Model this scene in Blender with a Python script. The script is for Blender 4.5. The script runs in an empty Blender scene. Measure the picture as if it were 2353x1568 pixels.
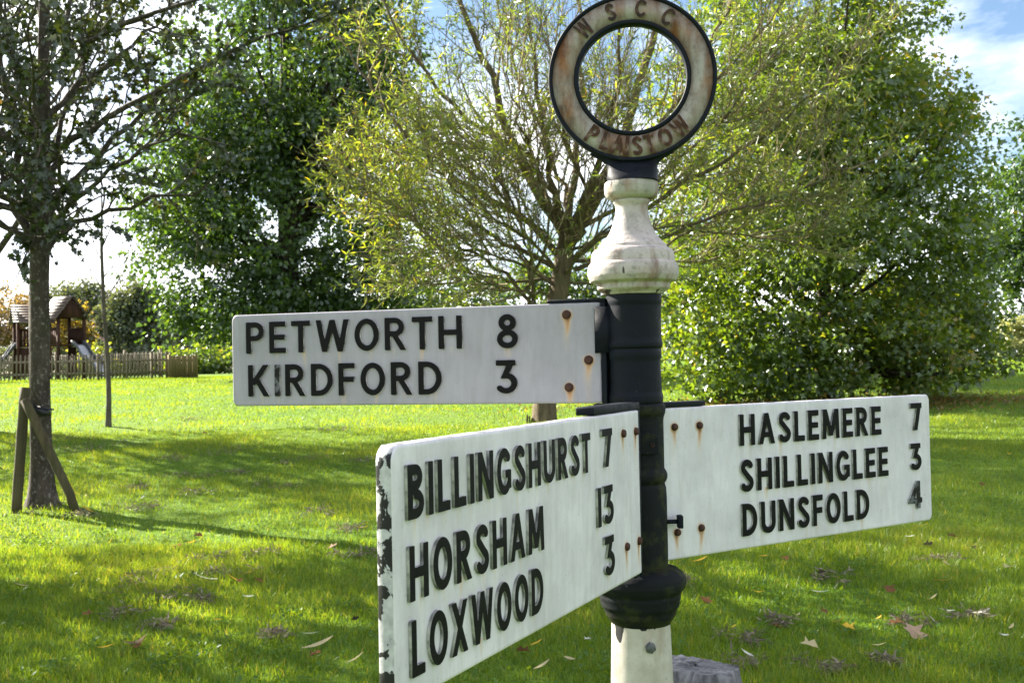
import bpy, bmesh, math, random
import numpy as np
from mathutils import Vector, Matrix

# ------------------------------------------------------------------ camera, sky, sun, exposure
scene = bpy.context.scene
COL = scene.collection
CAM = np.array([0.0, 0.0, 1.45])
FPX, CX, CY = 2500.0, 1176.0, 784.0            # focal length of the photograph in units of its width / 2352
PITCH, ROLL = math.atan(48 / FPX), math.atan(0.02)
_F = np.array([0, math.cos(PITCH), math.sin(PITCH)])
_UH = np.array([0, -math.sin(PITCH), math.cos(PITCH)])
_RH = np.array([1.0, 0, 0])
_R = math.cos(ROLL) * _RH - math.sin(ROLL) * _UH
_U = math.sin(ROLL) * _RH + math.cos(ROLL) * _UH

cam_data = bpy.data.cameras.new('camera')
cam_data.sensor_width = 36.0
cam_data.lens = 36.0 * FPX / 2352.0
cam_data.clip_start, cam_data.clip_end = 0.05, 2000.0
cam_data.dof.use_dof = True
cam_data.dof.focus_distance = 2.1
cam_data.dof.aperture_fstop = 15.0
cam = bpy.data.objects.new('camera', cam_data)
COL.objects.link(cam)
m = Matrix.Identity(4)
for i in range(3):
    m[i][0], m[i][1], m[i][2], m[i][3] = _R[i], _U[i], -_F[i], CAM[i]
cam.matrix_world = m
scene.camera = cam

SUN_AZ, SUN_EL = math.radians(-56), math.radians(31)     # to the left of straight ahead, behind the trees
SUN_DIR = Vector((math.sin(SUN_AZ) * math.cos(SUN_EL), math.cos(SUN_AZ) * math.cos(SUN_EL), math.sin(SUN_EL)))
sun_data = bpy.data.lights.new('sun', 'SUN')
sun_data.energy = 5.0
sun_data.angle = math.radians(0.53)
sun_data.color = (1.0, 0.93, 0.80)
sun = bpy.data.objects.new('sun', sun_data)
COL.objects.link(sun)
sun.rotation_mode = 'QUATERNION'
sun.rotation_quaternion = SUN_DIR.to_track_quat('Z', 'Y')

world = bpy.data.worlds.new('World')
scene.world = world
world.use_nodes = True
wn, wl = world.node_tree.nodes, world.node_tree.links
wn.clear()
w_out = wn.new('ShaderNodeOutputWorld')
w_bg = wn.new('ShaderNodeBackground')
w_bg.inputs['Strength'].default_value = 0.05
sky = wn.new('ShaderNodeTexSky')
sky.sky_type = 'NISHITA'
sky.sun_disc = False
sky.sun_elevation = SUN_EL
sky.sun_rotation = SUN_AZ
sky.air_density, sky.dust_density, sky.ozone_density = 1.0, 0.6, 1.4
w_tc = wn.new('ShaderNodeTexCoord')
w_map = wn.new('ShaderNodeMapping')
w_map.inputs['Scale'].default_value = (1.0, 1.0, 2.2)
w_map.inputs['Location'].default_value = (0.35, 0.1, 0.2)
w_noise = wn.new('ShaderNodeTexNoise')
w_noise.inputs['Scale'].default_value = 3.4
w_noise.inputs['Detail'].default_value = 9.0
w_noise.inputs['Roughness'].default_value = 0.56
w_noise.inputs['Distortion'].default_value = 0.25
w_ramp = wn.new('ShaderNodeValToRGB')
w_ramp.color_ramp.elements[0].position = 0.39
w_ramp.color_ramp.elements[1].position = 0.60
w_mix = wn.new('ShaderNodeMix')
w_mix.data_type = 'RGBA'
w_noise2 = wn.new('ShaderNodeTexNoise')
w_noise2.inputs['Scale'].default_value = 7.0
w_noise2.inputs['Detail'].default_value = 6.0
w_ramp2 = wn.new('ShaderNodeValToRGB')
w_ramp2.color_ramp.elements[0].position = 0.3
w_ramp2.color_ramp.elements[0].color = (3.8, 4.4, 5.6, 1)
w_ramp2.color_ramp.elements[1].position = 0.62
w_ramp2.color_ramp.elements[1].color = (10.5, 10.5, 10.6, 1)
wl.new(w_tc.outputs['Generated'], w_map.inputs['Vector'])
wl.new(w_map.outputs['Vector'], w_noise.inputs['Vector'])
wl.new(w_map.outputs['Vector'], w_noise2.inputs['Vector'])
wl.new(w_noise.outputs['Fac'], w_ramp.inputs['Fac'])
wl.new(w_noise2.outputs['Fac'], w_ramp2.inputs['Fac'])
wl.new(w_ramp.outputs['Color'], w_mix.inputs['Factor'])
w_deep = wn.new('ShaderNodeMix')
w_deep.data_type = 'RGBA'; w_deep.blend_type = 'MULTIPLY'
w_deep.inputs['Factor'].default_value = 1.0
w_deep.inputs['B'].default_value = (.62, .66, .70, 1)
wl.new(sky.outputs['Color'], w_deep.inputs['A'])
wl.new(w_deep.outputs['Result'], w_mix.inputs['A'])
wl.new(w_ramp2.outputs['Color'], w_mix.inputs['B'])
wl.new(w_mix.outputs['Result'], w_bg.inputs['Color'])
wl.new(w_bg.outputs['Background'], w_out.inputs['Surface'])

scene.view_settings.view_transform = 'Standard'
scene.view_settings.look = 'None'
scene.view_settings.exposure = 2.6
scene.view_settings.gamma = 1.0
scene.view_settings.use_curve_mapping = False
scene.render.engine = 'CYCLES'
scene.cycles.use_denoising = True
scene.cycles.max_bounces = 7
scene.cycles.diffuse_bounces = 4
scene.cycles.glossy_bounces = 2
scene.cycles.transmission_bounces = 5
scene.cycles.transparent_max_bounces = 4
scene.cycles.caustics_reflective = False
scene.cycles.caustics_refractive = False
scene.cycles.sample_clamp_indirect = 6.0

# ------------------------------------------------------------------ small helpers
def ray(x, y):
    return _F + (x - CX) / FPX * _R - (y - CY) / FPX * _U

def at(x, y, depth):
    """world point seen at photograph position (x, y), that many metres ahead"""
    return CAM + ray(x, y) * depth

GX = np.array([-50, 0, 6, 10, 17, 28, 38, 50, 80, 600.0])
GZ = np.array([0, 0, 0, .12, .48, .88, 1.09, 1.12, 1.15, 1.25])
def gz(x, y):
    x = np.asarray(x, float); y = np.asarray(y, float)
    b = (np.interp(y - 1.5, GX, GZ) + np.interp(y, GX, GZ) * 2 + np.interp(y + 1.5, GX, GZ)) / 4
    return b + 0.012 * np.sin(x * 1.3 + y * .7) * np.sin(y * 1.1 - x * .4) + 0.01 * np.sin(x * 3.1 - y * 2.3)

def on_ground(x, y):
    r = ray(x, y)
    t = np.linspace(3, 90, 6000)
    P = CAM + r * t[:, None]
    k = np.argmax(P[:, 2] < gz(P[:, 0], P[:, 1]))
    return np.array([P[k, 0], P[k, 1], float(gz(P[k, 0], P[k, 1]))])

def ground_pt(x, depth):
    X = (x - CX) / FPX * depth
    return np.array([X, depth, float(gz(X, depth))])

def mesh_np(name, V, faces, attrs=None, smooth=False):
    """faces: list of integer arrays (n, k)"""
    V = np.ascontiguousarray(V, np.float32)
    me = bpy.data.meshes.new(name)
    me.vertices.add(len(V))
    me.vertices.foreach_set('co', V.ravel())
    if not isinstance(faces, list):
        faces = [faces]
    faces = [np.asarray(f, np.int32) for f in faces if len(f)]
    nl = sum(f.size for f in faces); npoly = sum(len(f) for f in faces)
    me.loops.add(nl); me.polygons.add(npoly)
    me.loops.foreach_set('vertex_index', np.concatenate([f.ravel() for f in faces]))
    tot = np.concatenate([np.full(len(f), f.shape[1], np.int32) for f in faces])
    start = np.concatenate([[0], np.cumsum(tot)[:-1]]).astype(np.int32)
    me.polygons.foreach_set('loop_start', start)
    me.polygons.foreach_set('loop_total', tot)
    if smooth:
        me.polygons.foreach_set('use_smooth', np.ones(npoly, bool))
    me.update(calc_edges=True)
    for k, a in (attrs or {}).items():
        at_ = me.attributes.new(k, 'FLOAT', 'POINT')
        at_.data.foreach_set('value', np.ascontiguousarray(a, np.float32))
    return me

def obj(name, me, mat=None, parent=None):
    o = bpy.data.objects.new(name, me)
    COL.objects.link(o)
    if mat is not None and me is not None and len(me.materials) == 0:
        me.materials.append(mat)
    if parent is not None:
        o.parent = parent
    return o

def tag(o, label=None, cat=None, group=None, kind=None):
    if label: o['label'] = label
    if cat: o['category'] = cat
    if group: o['group'] = group
    if kind: o['kind'] = kind
    return o

def empty(name, loc=(0, 0, 0), rz=0.0, label=None, cat=None, group=None):
    o = bpy.data.objects.new(name, None)
    COL.objects.link(o)
    o.location = loc
    o.rotation_euler = (0, 0, rz)
    return tag(o, label, cat, group)

class MB:
    """collects quads and triangles into one mesh"""
    def __init__(s): s.v, s.q, s.t, s.n = [], [], [], 0
    def add(s, V, q=(), t=()):
        V = np.asarray(V, float)
        s.v.append(V)
        if len(q): s.q.append(np.asarray(q, int) + s.n)
        if len(t): s.t.append(np.asarray(t, int) + s.n)
        s.n += len(V)
    def hexa(s, P):
        s.add(P, [(0, 3, 2, 1), (4, 5, 6, 7), (0, 1, 5, 4), (1, 2, 6, 5), (2, 3, 7, 6), (3, 0, 4, 7)])
    def box(s, lo, hi, M=None):
        (a, b, c), (d, e, f) = lo, hi
        P = np.array([(a, b, c), (d, b, c), (d, e, c), (a, e, c), (a, b, f), (d, b, f), (d, e, f), (a, e, f)], float)
        if M is not None: P = P @ np.asarray(M)[:3, :3].T + np.asarray(M)[:3, 3]
        s.hexa(P)
    def beam(s, a, b, w, h, up=(0, 0, 1)):
        a, b = np.asarray(a, float), np.asarray(b, float)
        d = (b - a) / np.linalg.norm(b - a); u = np.asarray(up, float)
        sd = np.cross(d, u); sd /= np.linalg.norm(sd); u = np.cross(sd, d)
        P = []
        for p in (a, b):
            P += [p - sd * w / 2 - u * h / 2, p + sd * w / 2 - u * h / 2, p + sd * w / 2 + u * h / 2, p - sd * w / 2 + u * h / 2]
        s.hexa([P[i] for i in (0, 1, 2, 3, 4, 5, 6, 7)])
    def tube(s, pts, rad, k=8, cap=True):
        pts = np.asarray(pts, float); rad = np.broadcast_to(np.asarray(rad, float), (len(pts),))
        V, q, t = tube_np(pts, rad, k)
        if cap:
            n = len(pts)
            V = np.vstack([V, pts[:1], pts[-1:]])
            j = np.arange(k); j2 = (j + 1) % k
            t = np.vstack([np.stack([np.full(k, n * k), j2, j], 1),
                           np.stack([np.full(k, n * k + 1), (n - 1) * k + j, (n - 1) * k + j2], 1)])
        else: t = ()
        s.add(V, q, t)
    def build(s, name, mat=None, parent=None, smooth=False, attrs=None):
        fs = []
        if s.q: fs.append(np.vstack(s.q))
        if s.t: fs.append(np.vstack(s.t))
        return obj(name, mesh_np(name, np.vstack(s.v), fs, attrs, smooth), mat, parent)

def tube_np(pts, rad, k):
    n = len(pts)
    d = np.gradient(pts, axis=0)
    d /= np.linalg.norm(d, axis=1)[:, None] + 1e-9
    ref = np.array([0.3, 0.2, 1.0]) if abs(d[0, 2]) < .8 else np.array([1.0, .2, 0.1])
    u = np.cross(d, ref); u /= np.linalg.norm(u, axis=1)[:, None] + 1e-9
    w = np.cross(d, u)
    a = np.arange(k) * 2 * np.pi / k
    V = pts[:, None, :] + rad[:, None, None] * (np.cos(a)[None, :, None] * u[:, None, :] + np.sin(a)[None, :, None] * w[:, None, :])
    i = np.arange(n - 1)[:, None] * k; j = np.arange(k)[None, :]; j2 = (j + 1) % k
    q = np.stack([i + j, i + j2, i + k + j2, i + k + j], -1).reshape(-1, 4)
    return V.reshape(-1, 3), q, None

def lathe(profile, seg=64, jitter=0.0, seed=0):
    """profile: (radius, z) from bottom to top, smoothed normals are left to the shading"""
    pr = np.array(profile, float)
    a = np.arange(seg) * 2 * np.pi / seg
    rg = np.random.RandomState(seed)
    wob = 1 + jitter * (np.sin(a * 2 + rg.rand() * 6)[None, :] * np.sin(pr[:, 1] * 40 + rg.rand() * 6)[:, None]
                        + .6 * np.sin(a * 3 + rg.rand() * 6)[None, :] * np.cos(pr[:, 1] * 70)[:, None])
    V = np.stack([pr[:, 0][:, None] * np.cos(a) * wob, pr[:, 0][:, None] * np.sin(a) * wob,
                  np.broadcast_to(pr[:, 1][:, None], (len(pr), seg))], -1).reshape(-1, 3)
    n = len(pr)
    i = np.arange(n - 1)[:, None] * seg; j = np.arange(seg)[None, :]; j2 = (j + 1) % seg
    q = np.stack([i + j, i + j2, i + seg + j2, i + seg + j], -1).reshape(-1, 4)
    V = np.vstack([V, [[0, 0, pr[0, 1]], [0, 0, pr[-1, 1]]]])
    jj = np.arange(seg); jj2 = (jj + 1) % seg
    t = np.vstack([np.stack([np.full(seg, n * seg), jj2, jj], 1), np.stack([np.full(seg, n * seg + 1), (n - 1) * seg + jj, (n - 1) * seg + jj2], 1)])
    return V, q, t

def spline(pts, n):
    """Catmull-Rom through the points"""
    P = np.asarray(pts, float)
    P = np.vstack([2 * P[0] - P[1], P, 2 * P[-1] - P[-2]])
    out = []
    m_ = len(P) - 3
    for t in np.linspace(0, m_ - 1e-6, n):
        i = int(t); f = t - i
        a, b, c, d = P[i:i + 4]
        out.append(.5 * ((2 * b) + (-a + c) * f + (2 * a - 5 * b + 4 * c - d) * f * f + (-a + 3 * b - 3 * c + d) * f ** 3))
    return np.array(out)

# ------------------------------------------------------------------ materials
class Mat:
    def __init__(s, name):
        s.m = bpy.data.materials.new(name); s.m.use_nodes = True
        s.n, s.l = s.m.node_tree.nodes, s.m.node_tree.links
        s.n.clear()
        s.out = s.n.new('ShaderNodeOutputMaterial')
    def node(s, t, **kw):
        x = s.n.new('ShaderNode' + t)
        for k, v in kw.items(): setattr(x, k, v)
        return x
    def val(s, sock, v):
        if hasattr(v, 'links') or isinstance(v, bpy.types.NodeSocket): s.l.new(v, sock)
        else:
            if isinstance(v, (tuple, list)) and len(v) == 3 and sock.type == 'RGBA': v = (*v, 1)
            sock.default_value = v
    def coord(s, kind='Object', scale=(1, 1, 1)):
        tc = s.node('TexCoord'); mp = s.node('Mapping')
        mp.inputs['Scale'].default_value = scale
        s.l.new(tc.outputs[kind], mp.inputs['Vector'])
        return mp.outputs['Vector']
    def noise(s, vec, scale, detail=4, rough=.55, dist=0.0):
        x = s.node('TexNoise')
        s.l.new(vec, x.inputs['Vector'])
        x.inputs['Scale'].default_value = scale; x.inputs['Detail'].default_value = detail
        x.inputs['Roughness'].default_value = rough; x.inputs['Distortion'].default_value = dist
        return x.outputs['Fac']
    def ramp(s, fac, stops):
        x = s.node('ValToRGB')
        s.l.new(fac, x.inputs['Fac'])
        e = x.color_ramp.elements
        while len(e) < len(stops): e.new(0.5)
        for el, (p, c) in zip(e, stops):
            el.position = p
            el.color = (*c, 1) if isinstance(c, (tuple, list)) else (c, c, c, 1)
        return x.outputs['Color']
    def mix(s, fac, a, b, mode='MIX'):
        x = s.node('Mix', data_type='RGBA', blend_type=mode)
        s.val(x.inputs['Factor'], fac)
        s.val(x.inputs['A'], a); s.val(x.inputs['B'], b)
        return x.outputs['Result']
    def math(s, op, a, b=0.0, clamp=False):
        x = s.node('Math', operation=op, use_clamp=clamp)
        s.val(x.inputs[0], a); s.val(x.inputs[1], b)
        return x.outputs[0]
    def attr(s, name):
        x = s.node('Attribute', attribute_name=name)
        return x.outputs['Fac']
    def bump(s, h, strength=.3, dist=.01):
        x = s.node('Bump')
        x.inputs['Strength'].default_value = strength; x.inputs['Distance'].default_value = dist
        s.l.new(h, x.inputs['Height'])
        return x.outputs['Normal']
    def principled(s, color, rough=.6, spec=.4, metal=0.0, normal=None):
        p = s.node('BsdfPrincipled')
        s.val(p.inputs['Base Color'], color); s.val(p.inputs['Roughness'], rough)
        s.val(p.inputs['Specular IOR Level'], spec); s.val(p.inputs['Metallic'], metal)
        if normal is not None: s.l.new(normal, p.inputs['Normal'])
        s.l.new(p.outputs['BSDF'], s.out.inputs['Surface'])
        return s.m

def leaf_mat(name, cols, trans=(1.25, 1.2, .45), tfac=.5, gloss=.08):
    """cols: stops over the per-leaf tint attribute"""
    M = Mat(name)
    c = M.ramp(M.attr('tint'), cols)
    d = M.node('BsdfDiffuse'); M.val(d.inputs['Color'], c)
    t = M.node('BsdfTranslucent'); M.val(t.inputs['Color'], M.mix(1.0, c, trans, 'MULTIPLY'))
    g = M.node('BsdfGlossy'); g.inputs['Roughness'].default_value = .38; g.inputs['Color'].default_value = (.8, .85, .9, 1)
    m1 = M.node('MixShader'); m1.inputs[0].default_value = tfac
    M.l.new(d.outputs[0], m1.inputs[1]); M.l.new(t.outputs[0], m1.inputs[2])
    m2 = M.node('MixShader'); m2.inputs[0].default_value = gloss
    M.l.new(m1.outputs[0], m2.inputs[1]); M.l.new(g.outputs[0], m2.inputs[2])
    M.l.new(m2.outputs[0], M.out.inputs['Surface'])
    return M.m

def bark_mat(name, a, b, scale=14, moss=None, lichen=None, sz=.25):
    M = Mat(name)
    v = M.coord('Object', (1, 1, sz))
    n1 = M.noise(v, scale, 6, .65)
    c = M.mix(M.ramp(n1, [(.3, 0.0), (.7, 1.0)]), a, b)
    if moss:
        v2 = M.coord('Object')
        c = M.mix(M.ramp(M.noise(v2, 5, 4), [(.5, 0.0), (.7, .6)]), c, moss)
    if lichen:
        v3 = M.coord('Object', (1, 1, .7))
        c = M.mix(M.ramp(M.noise(v3, 34, 4, .6), [(.55, 0.0), (.68, .6)]), c, lichen)
    return M.principled(c, .9, .15, normal=M.bump(n1, .7, .02))

MT = {}
# --- ground
M = Mat('lawn_soil')
v = M.coord('Object')
big = M.noise(v, .35, 4); fine = M.noise(v, 9, 5, .7)
c = M.mix(M.ramp(big, [(.35, 0.0), (.65, 1.0)]), (.075, .16, .012), (.115, .185, .02))
c = M.mix(M.ramp(fine, [(.35, 0.0), (.75, .8)]), c, (.035, .05, .012))
MT['lawn'] = M.principled(c, .95, .1, normal=M.bump(fine, .8, .05))
MT['grass'] = leaf_mat('grass_blade', [(0, (.048, .115, .012)), (.45, (.102, .195, .022)), (.82, (.165, .25, .036)), (1, (.22, .24, .075))], (2.0, 1.42, .40), .55, .02)
MT['dry'] = leaf_mat('dry_cuttings', [(0, (.09, .075, .055)), (.6, (.17, .14, .10)), (1, (.30, .26, .19))], (1, 1, .9), .25, .02)
# --- leaves
MT['plane_leaf'] = leaf_mat('young_tree_leaf', [(0, (.022, .032, .012)), (.6, (.04, .055, .014)), (.92, (.08, .085, .018)), (1, (.20, .12, .02))], (1.2, 1.15, .5), .32, .06)
MT['oak_leaf'] = leaf_mat('oak_leaf', [(0, (.03, .065, .015)), (.6, (.06, .11, .02)), (1, (.13, .17, .03))], (1.45, 1.35, .4), .52, .06)
MT['willow_leaf'] = leaf_mat('willow_leaf', [(0, (.07, .11, .020)), (.55, (.16, .21, .028)), (.85, (.34, .34, .04)), (1, (.46, .29, .03))], (1.4, 1.35, .5), .55, .06)
MT['maple_leaf'] = leaf_mat('maple_leaf', [(0, (.045, .09, .014)), (.6, (.10, .165, .022)), (.92, (.21, .26, .035)), (1, (.32, .25, .07))], (1.6, 1.4, .36), .58, .06)
MT['far_leaf'] = leaf_mat('distant_leaf', [(0, (.06, .08, .045)), (.7, (.105, .125, .065)), (1, (.16, .16, .085))], (1.2, 1.15, .5), .4, .04)
MT['autumn_leaf'] = leaf_mat('autumn_leaf', [(0, (.18, .15, .04)), (.6, (.32, .24, .045)), (1, (.42, .32, .07))], (1.2, 1.1, .5), .5, .04)
MT['tan_leaf'] = leaf_mat('tan_leaf', [(0, (.12, .10, .04)), (.6, (.24, .16, .06)), (1, (.36, .24, .10))], (1.2, 1.1, .6), .45, .04)
MT['yellow_leaf'] = leaf_mat('yellowing_leaf', [(0, (.10, .15, .02)), (.6, (.22, .25, .03)), (1, (.45, .38, .05))], (1.2, 1.1, .5), .5, .04)
MT['pale_leaf'] = leaf_mat('pale_leaf', [(0, (.16, .18, .06)), (.6, (.36, .36, .14)), (1, (.55, .52, .25))], (1.1, 1.1, .7), .4, .04)
# --- bark
MT['bark_maple'] = bark_mat('smooth_grey_bark', (.024, .019, .015), (.075, .062, .048), 11, (.04, .042, .02), (.22, .21, .19), .35)
MT['bark_dark'] = bark_mat('dark_bark', (.02, .017, .013), (.06, .05, .038), 12)
MT['bark_willow'] = bark_mat('willow_bark', (.045, .034, .022), (.15, .118, .075), 18, (.09, .09, .04))
MT['twig_willow'] = bark_mat('willow_twig', (.12, .10, .06), (.27, .22, .13), 10)
MT['bark_grey'] = bark_mat('sapling_bark', (.05, .045, .036), (.12, .105, .082), 20)
# --- signpost paint
def chipped_black(name, base=(.0028, .004, .0075), moss=.0, rough=.48, chips=0.6):
    M = Mat(name)
    v = M.coord('Object')
    n = M.noise(v, 30, 5, .6)
    c = M.mix(M.ramp(n, [(.35, 0.0), (.75, 1.0)]), base, (base[0] * 2.4, base[1] * 2.4, base[2] * 2.2))
    sp = M.noise(v, 95, 3, .6)
    c = M.mix(M.ramp(sp, [(.70, 0.0), (.76, chips)]), c, (.10, .11, .115))
    if moss:
        c = M.mix(M.ramp(M.noise(v, 17, 5, .65), [(.50, 0.0), (.64, moss)]), c, (.05, .055, .012))
    return M.principled(c, M.ramp(n, [(.3, rough - .05), (.7, rough + .25)]), .12, normal=M.bump(M.noise(v, 45, 5, .6), .25, .004))
MT['black'] = chipped_black('black_gloss_paint')
MT['black_moss'] = chipped_black('black_paint_with_algae', (.0035, .0045, .006), .4, .6)
MT['letter_black'] = chipped_black('letter_black_paint', (.002, .002, .0024), 0, .55, .25)
M = Mat('letter_worn_paint')
v = M.coord('Object', (1, 1, 1)); n = M.noise(v, 38, 4, .6)
MT['letter_worn'] = M.principled(M.ramp(n, [(.50, (.003, .003, .004)), (.58, (.08, .085, .095)), (.75, (.13, .135, .15))]), .6, .2)
M = Mat('letter_edge_paint')
v = M.coord('Object'); n = M.noise(v, 30, 4)
MT['letter_edge'] = M.principled(M.mix(M.ramp(n, [(.38, 0.0), (.6, 1.0)]), (.08, .08, .08), (.42, .42, .39)), .6, .3)

def board_mat(name, white, dirt):
    M = Mat(name)
    v = M.coord('Object'); vs = M.coord('Object', (1, 1, .16))
    c = M.mix(M.ramp(M.noise(v, 7, 5, .6), [(.35, 0.0), (.72, dirt)]), white, tuple(x * .62 for x in white))
    c = M.mix(M.ramp(M.noise(vs, 60, 5, .65), [(.45, 0.0), (.8, dirt * .9)]), c, (white[0] * .68, white[1] * .68, white[2] * .62))
    c = M.mix(M.ramp(M.noise(v, 110, 3, .7), [(.62, 0.0), (.72, .6)]), c, (.17, .17, .16))
    c = M.mix(M.ramp(M.noise(vs, 22, 4, .55, .6), [(.58, 0.0), (.66, .35), (.72, 0.0)]), c, tuple(min(x * 1.06, .6) for x in white))
    r = M.math('MULTIPLY', M.attr('rust'), M.ramp(M.noise(vs, 90, 4, .6), [(.25, .35), (.7, 1.15)]), True)
    c = M.mix(M.ramp(r, [(.02, 0.0), (.45, .75), (1, 1.0)]), c, M.ramp(r, [(0, (.55, .42, .26)), (.45, (.40, .21, .075)), (1, (.13, .042, .014))]))
    return M.principled(c, .55, .35, normal=M.bump(M.noise(M.coord('Object', (1, 1, .5)), 120, 5, .6), .12, .003))
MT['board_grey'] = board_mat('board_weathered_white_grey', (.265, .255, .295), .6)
MT['board_white'] = board_mat('board_weathered_white', (.57, .545, .60), .85)
MT['board_white_b'] = board_mat('board_weathered_white_clean', (.57, .545, .61), .75)

M = Mat('board_end_flaking')
v = M.coord('Object'); 
n = M.noise(v, 26, 5, .6, .3); n2 = M.noise(v, 60, 4)
c = M.mix(M.ramp(n2, [(.35, 0.0), (.65, 1.0)]), (.27, .27, .29), (.42, .42, .44))
c = M.mix(M.ramp(n, [(.545, 0.0), (.56, 1.0)]), c, (.006, .006, .007))
MT['board_end'] = M.principled(c, .6, .3, normal=M.bump(n, .4, .004))
M = Mat('board_top_edge')
v = M.coord('Object')
n = M.noise(v, 18, 5, .6)
MT['board_edge'] = M.principled(M.mix(M.ramp(n, [(.42, 0.0), (.55, 1.0)]), (.05, .05, .055), (.42, .43, .44)), .65, .3)

def rusty_white(name, amt, white=(.47, .43, .40)):
    M = Mat(name)
    v = M.coord('Object'); vs = M.coord('Object', (1, 1, .28))
    c = M.mix(M.ramp(M.noise(v, 14, 5, .6), [(.35, 0.0), (.7, .7)]), white, tuple(x * .58 for x in white))
    c = M.mix(M.ramp(M.noise(v, 60, 5, .7), [(.50, 0.0), (.72, .75)]), c, (.13, .115, .10))
    rn = M.noise(vs, 17, 5, .62)
    rs = M.ramp(rn, [(.60 - amt * .16, 0.0), (.74 - amt * .1, 1.0)])
    c = M.mix(M.math('MULTIPLY', rs, .35 + .55 * amt), c, M.ramp(M.noise(v, 40, 4), [(.3, (.055, .020, .010)), (.7, (.20, .085, .035))]))
    c = M.mix(M.ramp(M.noise(vs, 26, 3, .5), [(.70, 0.0), (.715, .9)]), c, (.02, .015, .013))
    return M.principled(c, .72, .25, normal=M.bump(M.noise(v, 50, 6, .65), .35, .006))
MT['finial'] = rusty_white('finial_paint', .65, (.41, .365, .355))
MT['finial_bead'] = rusty_white('finial_bead_paint', 1.0, (.34, .32, .29))
MT['ring_face'] = rusty_white('ring_face_paint', 1.2, (.33, .30, .28))
M = Mat('ring_letter_rust')
v = M.coord('Object'); n = M.noise(v, 60, 4)
MT['ring_letter'] = M.principled(M.ramp(n, [(.3, (.018, .010, .008)), (.55, (.06, .026, .016)), (.75, (.20, .16, .13))]), .8, .2)
M = Mat('ring_letter_dark')
v = M.coord('Object'); n = M.noise(v, 50, 4)
MT['ring_letter_dark'] = M.principled(M.ramp(n, [(.35, (.012, .010, .010)), (.6, (.05, .025, .018)), (.8, (.22, .19, .16))]), .8, .2)

# white shaft with ragged black paint above
M = Mat('shaft_paint')
tc = M.node('TexCoord'); sep = M.node('SeparateXYZ'); M.l.new(tc.outputs['Object'], sep.inputs[0])
v = M.coord('Object'); vs = M.coord('Object', (1, 1, .3))
c = M.mix(M.ramp(M.noise(v, 16, 6, .62), [(.35, 0.0), (.7, .8)]), (.42, .39, .355), (.23, .215, .175))
c = M.mix(M.ramp(M.noise(v, 70, 4, .7), [(.6, 0.0), (.75, .6)]), c, (.20, .19, .15))
c = M.mix(M.ramp(M.noise(vs, 13, 4, .6), [(.54, 0.0), (.72, .6)]), c, (.18, .12, .055))
edge = M.math('ADD', sep.outputs['Z'], M.math('MULTIPLY', M.math('SUBTRACT', M.noise(M.coord('Object', (1, 1, .55)), 17, 3, .55), .5), .16))
c = M.mix(M.ramp(M.math('MULTIPLY', M.math('SUBTRACT', edge, .80), 10.0), [(.855, 0.0), (.865, 1.0)]), c, (.004, .0045, .006))
MT['shaft'] = M.principled(c, .65, .3, normal=M.bump(M.noise(v, 40, 6, .65), .3, .006))

M = Mat('rusty_bolt')
v = M.coord('Object'); n = M.noise(v, 120, 4)
MT['bolt'] = M.principled(M.ramp(n, [(.3, (.015, .009, .008)), (.7, (.075, .028, .018))]), .75, .25, normal=M.bump(n, .4, .002))
M = Mat('grey_bolt')
v = M.coord('Object'); n = M.noise(v, 90, 4)
MT['bolt_grey'] = M.principled(M.ramp(n, [(.35, (.03, .032, .036)), (.62, (.09, .095, .10)), (.72, (.5, .5, .48))]), .55, .4, normal=M.bump(n, .3, .002))
# --- wood
def wood(name, a, b, scale=6, axis=(1, 1, .08), rough=.85, green=None):
    M = Mat(name)
    v = M.coord('Object', axis)
    n = M.noise(v, scale, 6, .65)
    c = M.mix(M.ramp(n, [(.3, 0.0), (.7, 1.0)]), a, b)
    if green: c = M.mix(M.ramp(M.noise(M.coord('Object'), 4, 3), [(.4, 0.0), (.65, .8)]), c, green)
    return M.principled(c, rough, .2, normal=M.bump(n, .4, .006))
MT['stake'] = wood('stake_wood', (.032, .026, .014), (.085, .07, .036), 22, green=(.045, .046, .018))
MT['picket'] = wood('picket_wood', (.10, .085, .06), (.20, .17, .12), 10)
MT['rail'] = wood('rail_wood', (.16, .14, .11), (.30, .27, .22), 10, (.1, 1, 1))
MT['gate'] = wood('board_panel_wood', (.14, .11, .05), (.24, .19, .09), 9)
MT['play'] = wood('playground_wood', (.026, .012, .008), (.062, .027, .018), 8)
MT['play_roof'] = wood('playground_roof_wood', (.06, .042, .036), (.14, .105, .09), 8, (.15, 1, 1), .45)
M = Mat('slide_steel')
MT['steel'] = M.principled((.22, .23, .25), .35, .5, .9)
M = Mat('slide_side')
MT['slide_side'] = M.principled((.05, .055, .065), .4, .5)
M = Mat('rubber_tie'); MT['rubber'] = M.principled((.010, .010, .012), .5, .4)
# stump
M = Mat('stump_wood')
v = M.coord('Object', (1.0, 5.0, 1.0)); n = M.noise(v, 7, 7, .7, .4); n2 = M.noise(M.coord('Object'), 40, 4)
c = M.ramp(n, [(.28, (.03, .03, .03)), (.48, (.13, .13, .135)), (.7, (.27, .27, .275))])
c = M.mix(M.ramp(n2, [(.62, 0.0), (.72, .6)]), c, (.08, .07, .055))
MT['stump'] = M.principled(c, .9, .15, normal=M.bump(n, 1.0, .02))
M = Mat('brick_far'); v = M.coord('Object', (1, 1, 3)); n = M.noise(v, 5, 4)
MT['brick'] = M.principled(M.ramp(n, [(.3, (.09, .055, .055)), (.7, (.16, .10, .10))]), .9, .1)
M = Mat('tile_far'); MT['tile'] = M.principled((.10, .06, .05), .85, .15)

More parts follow.
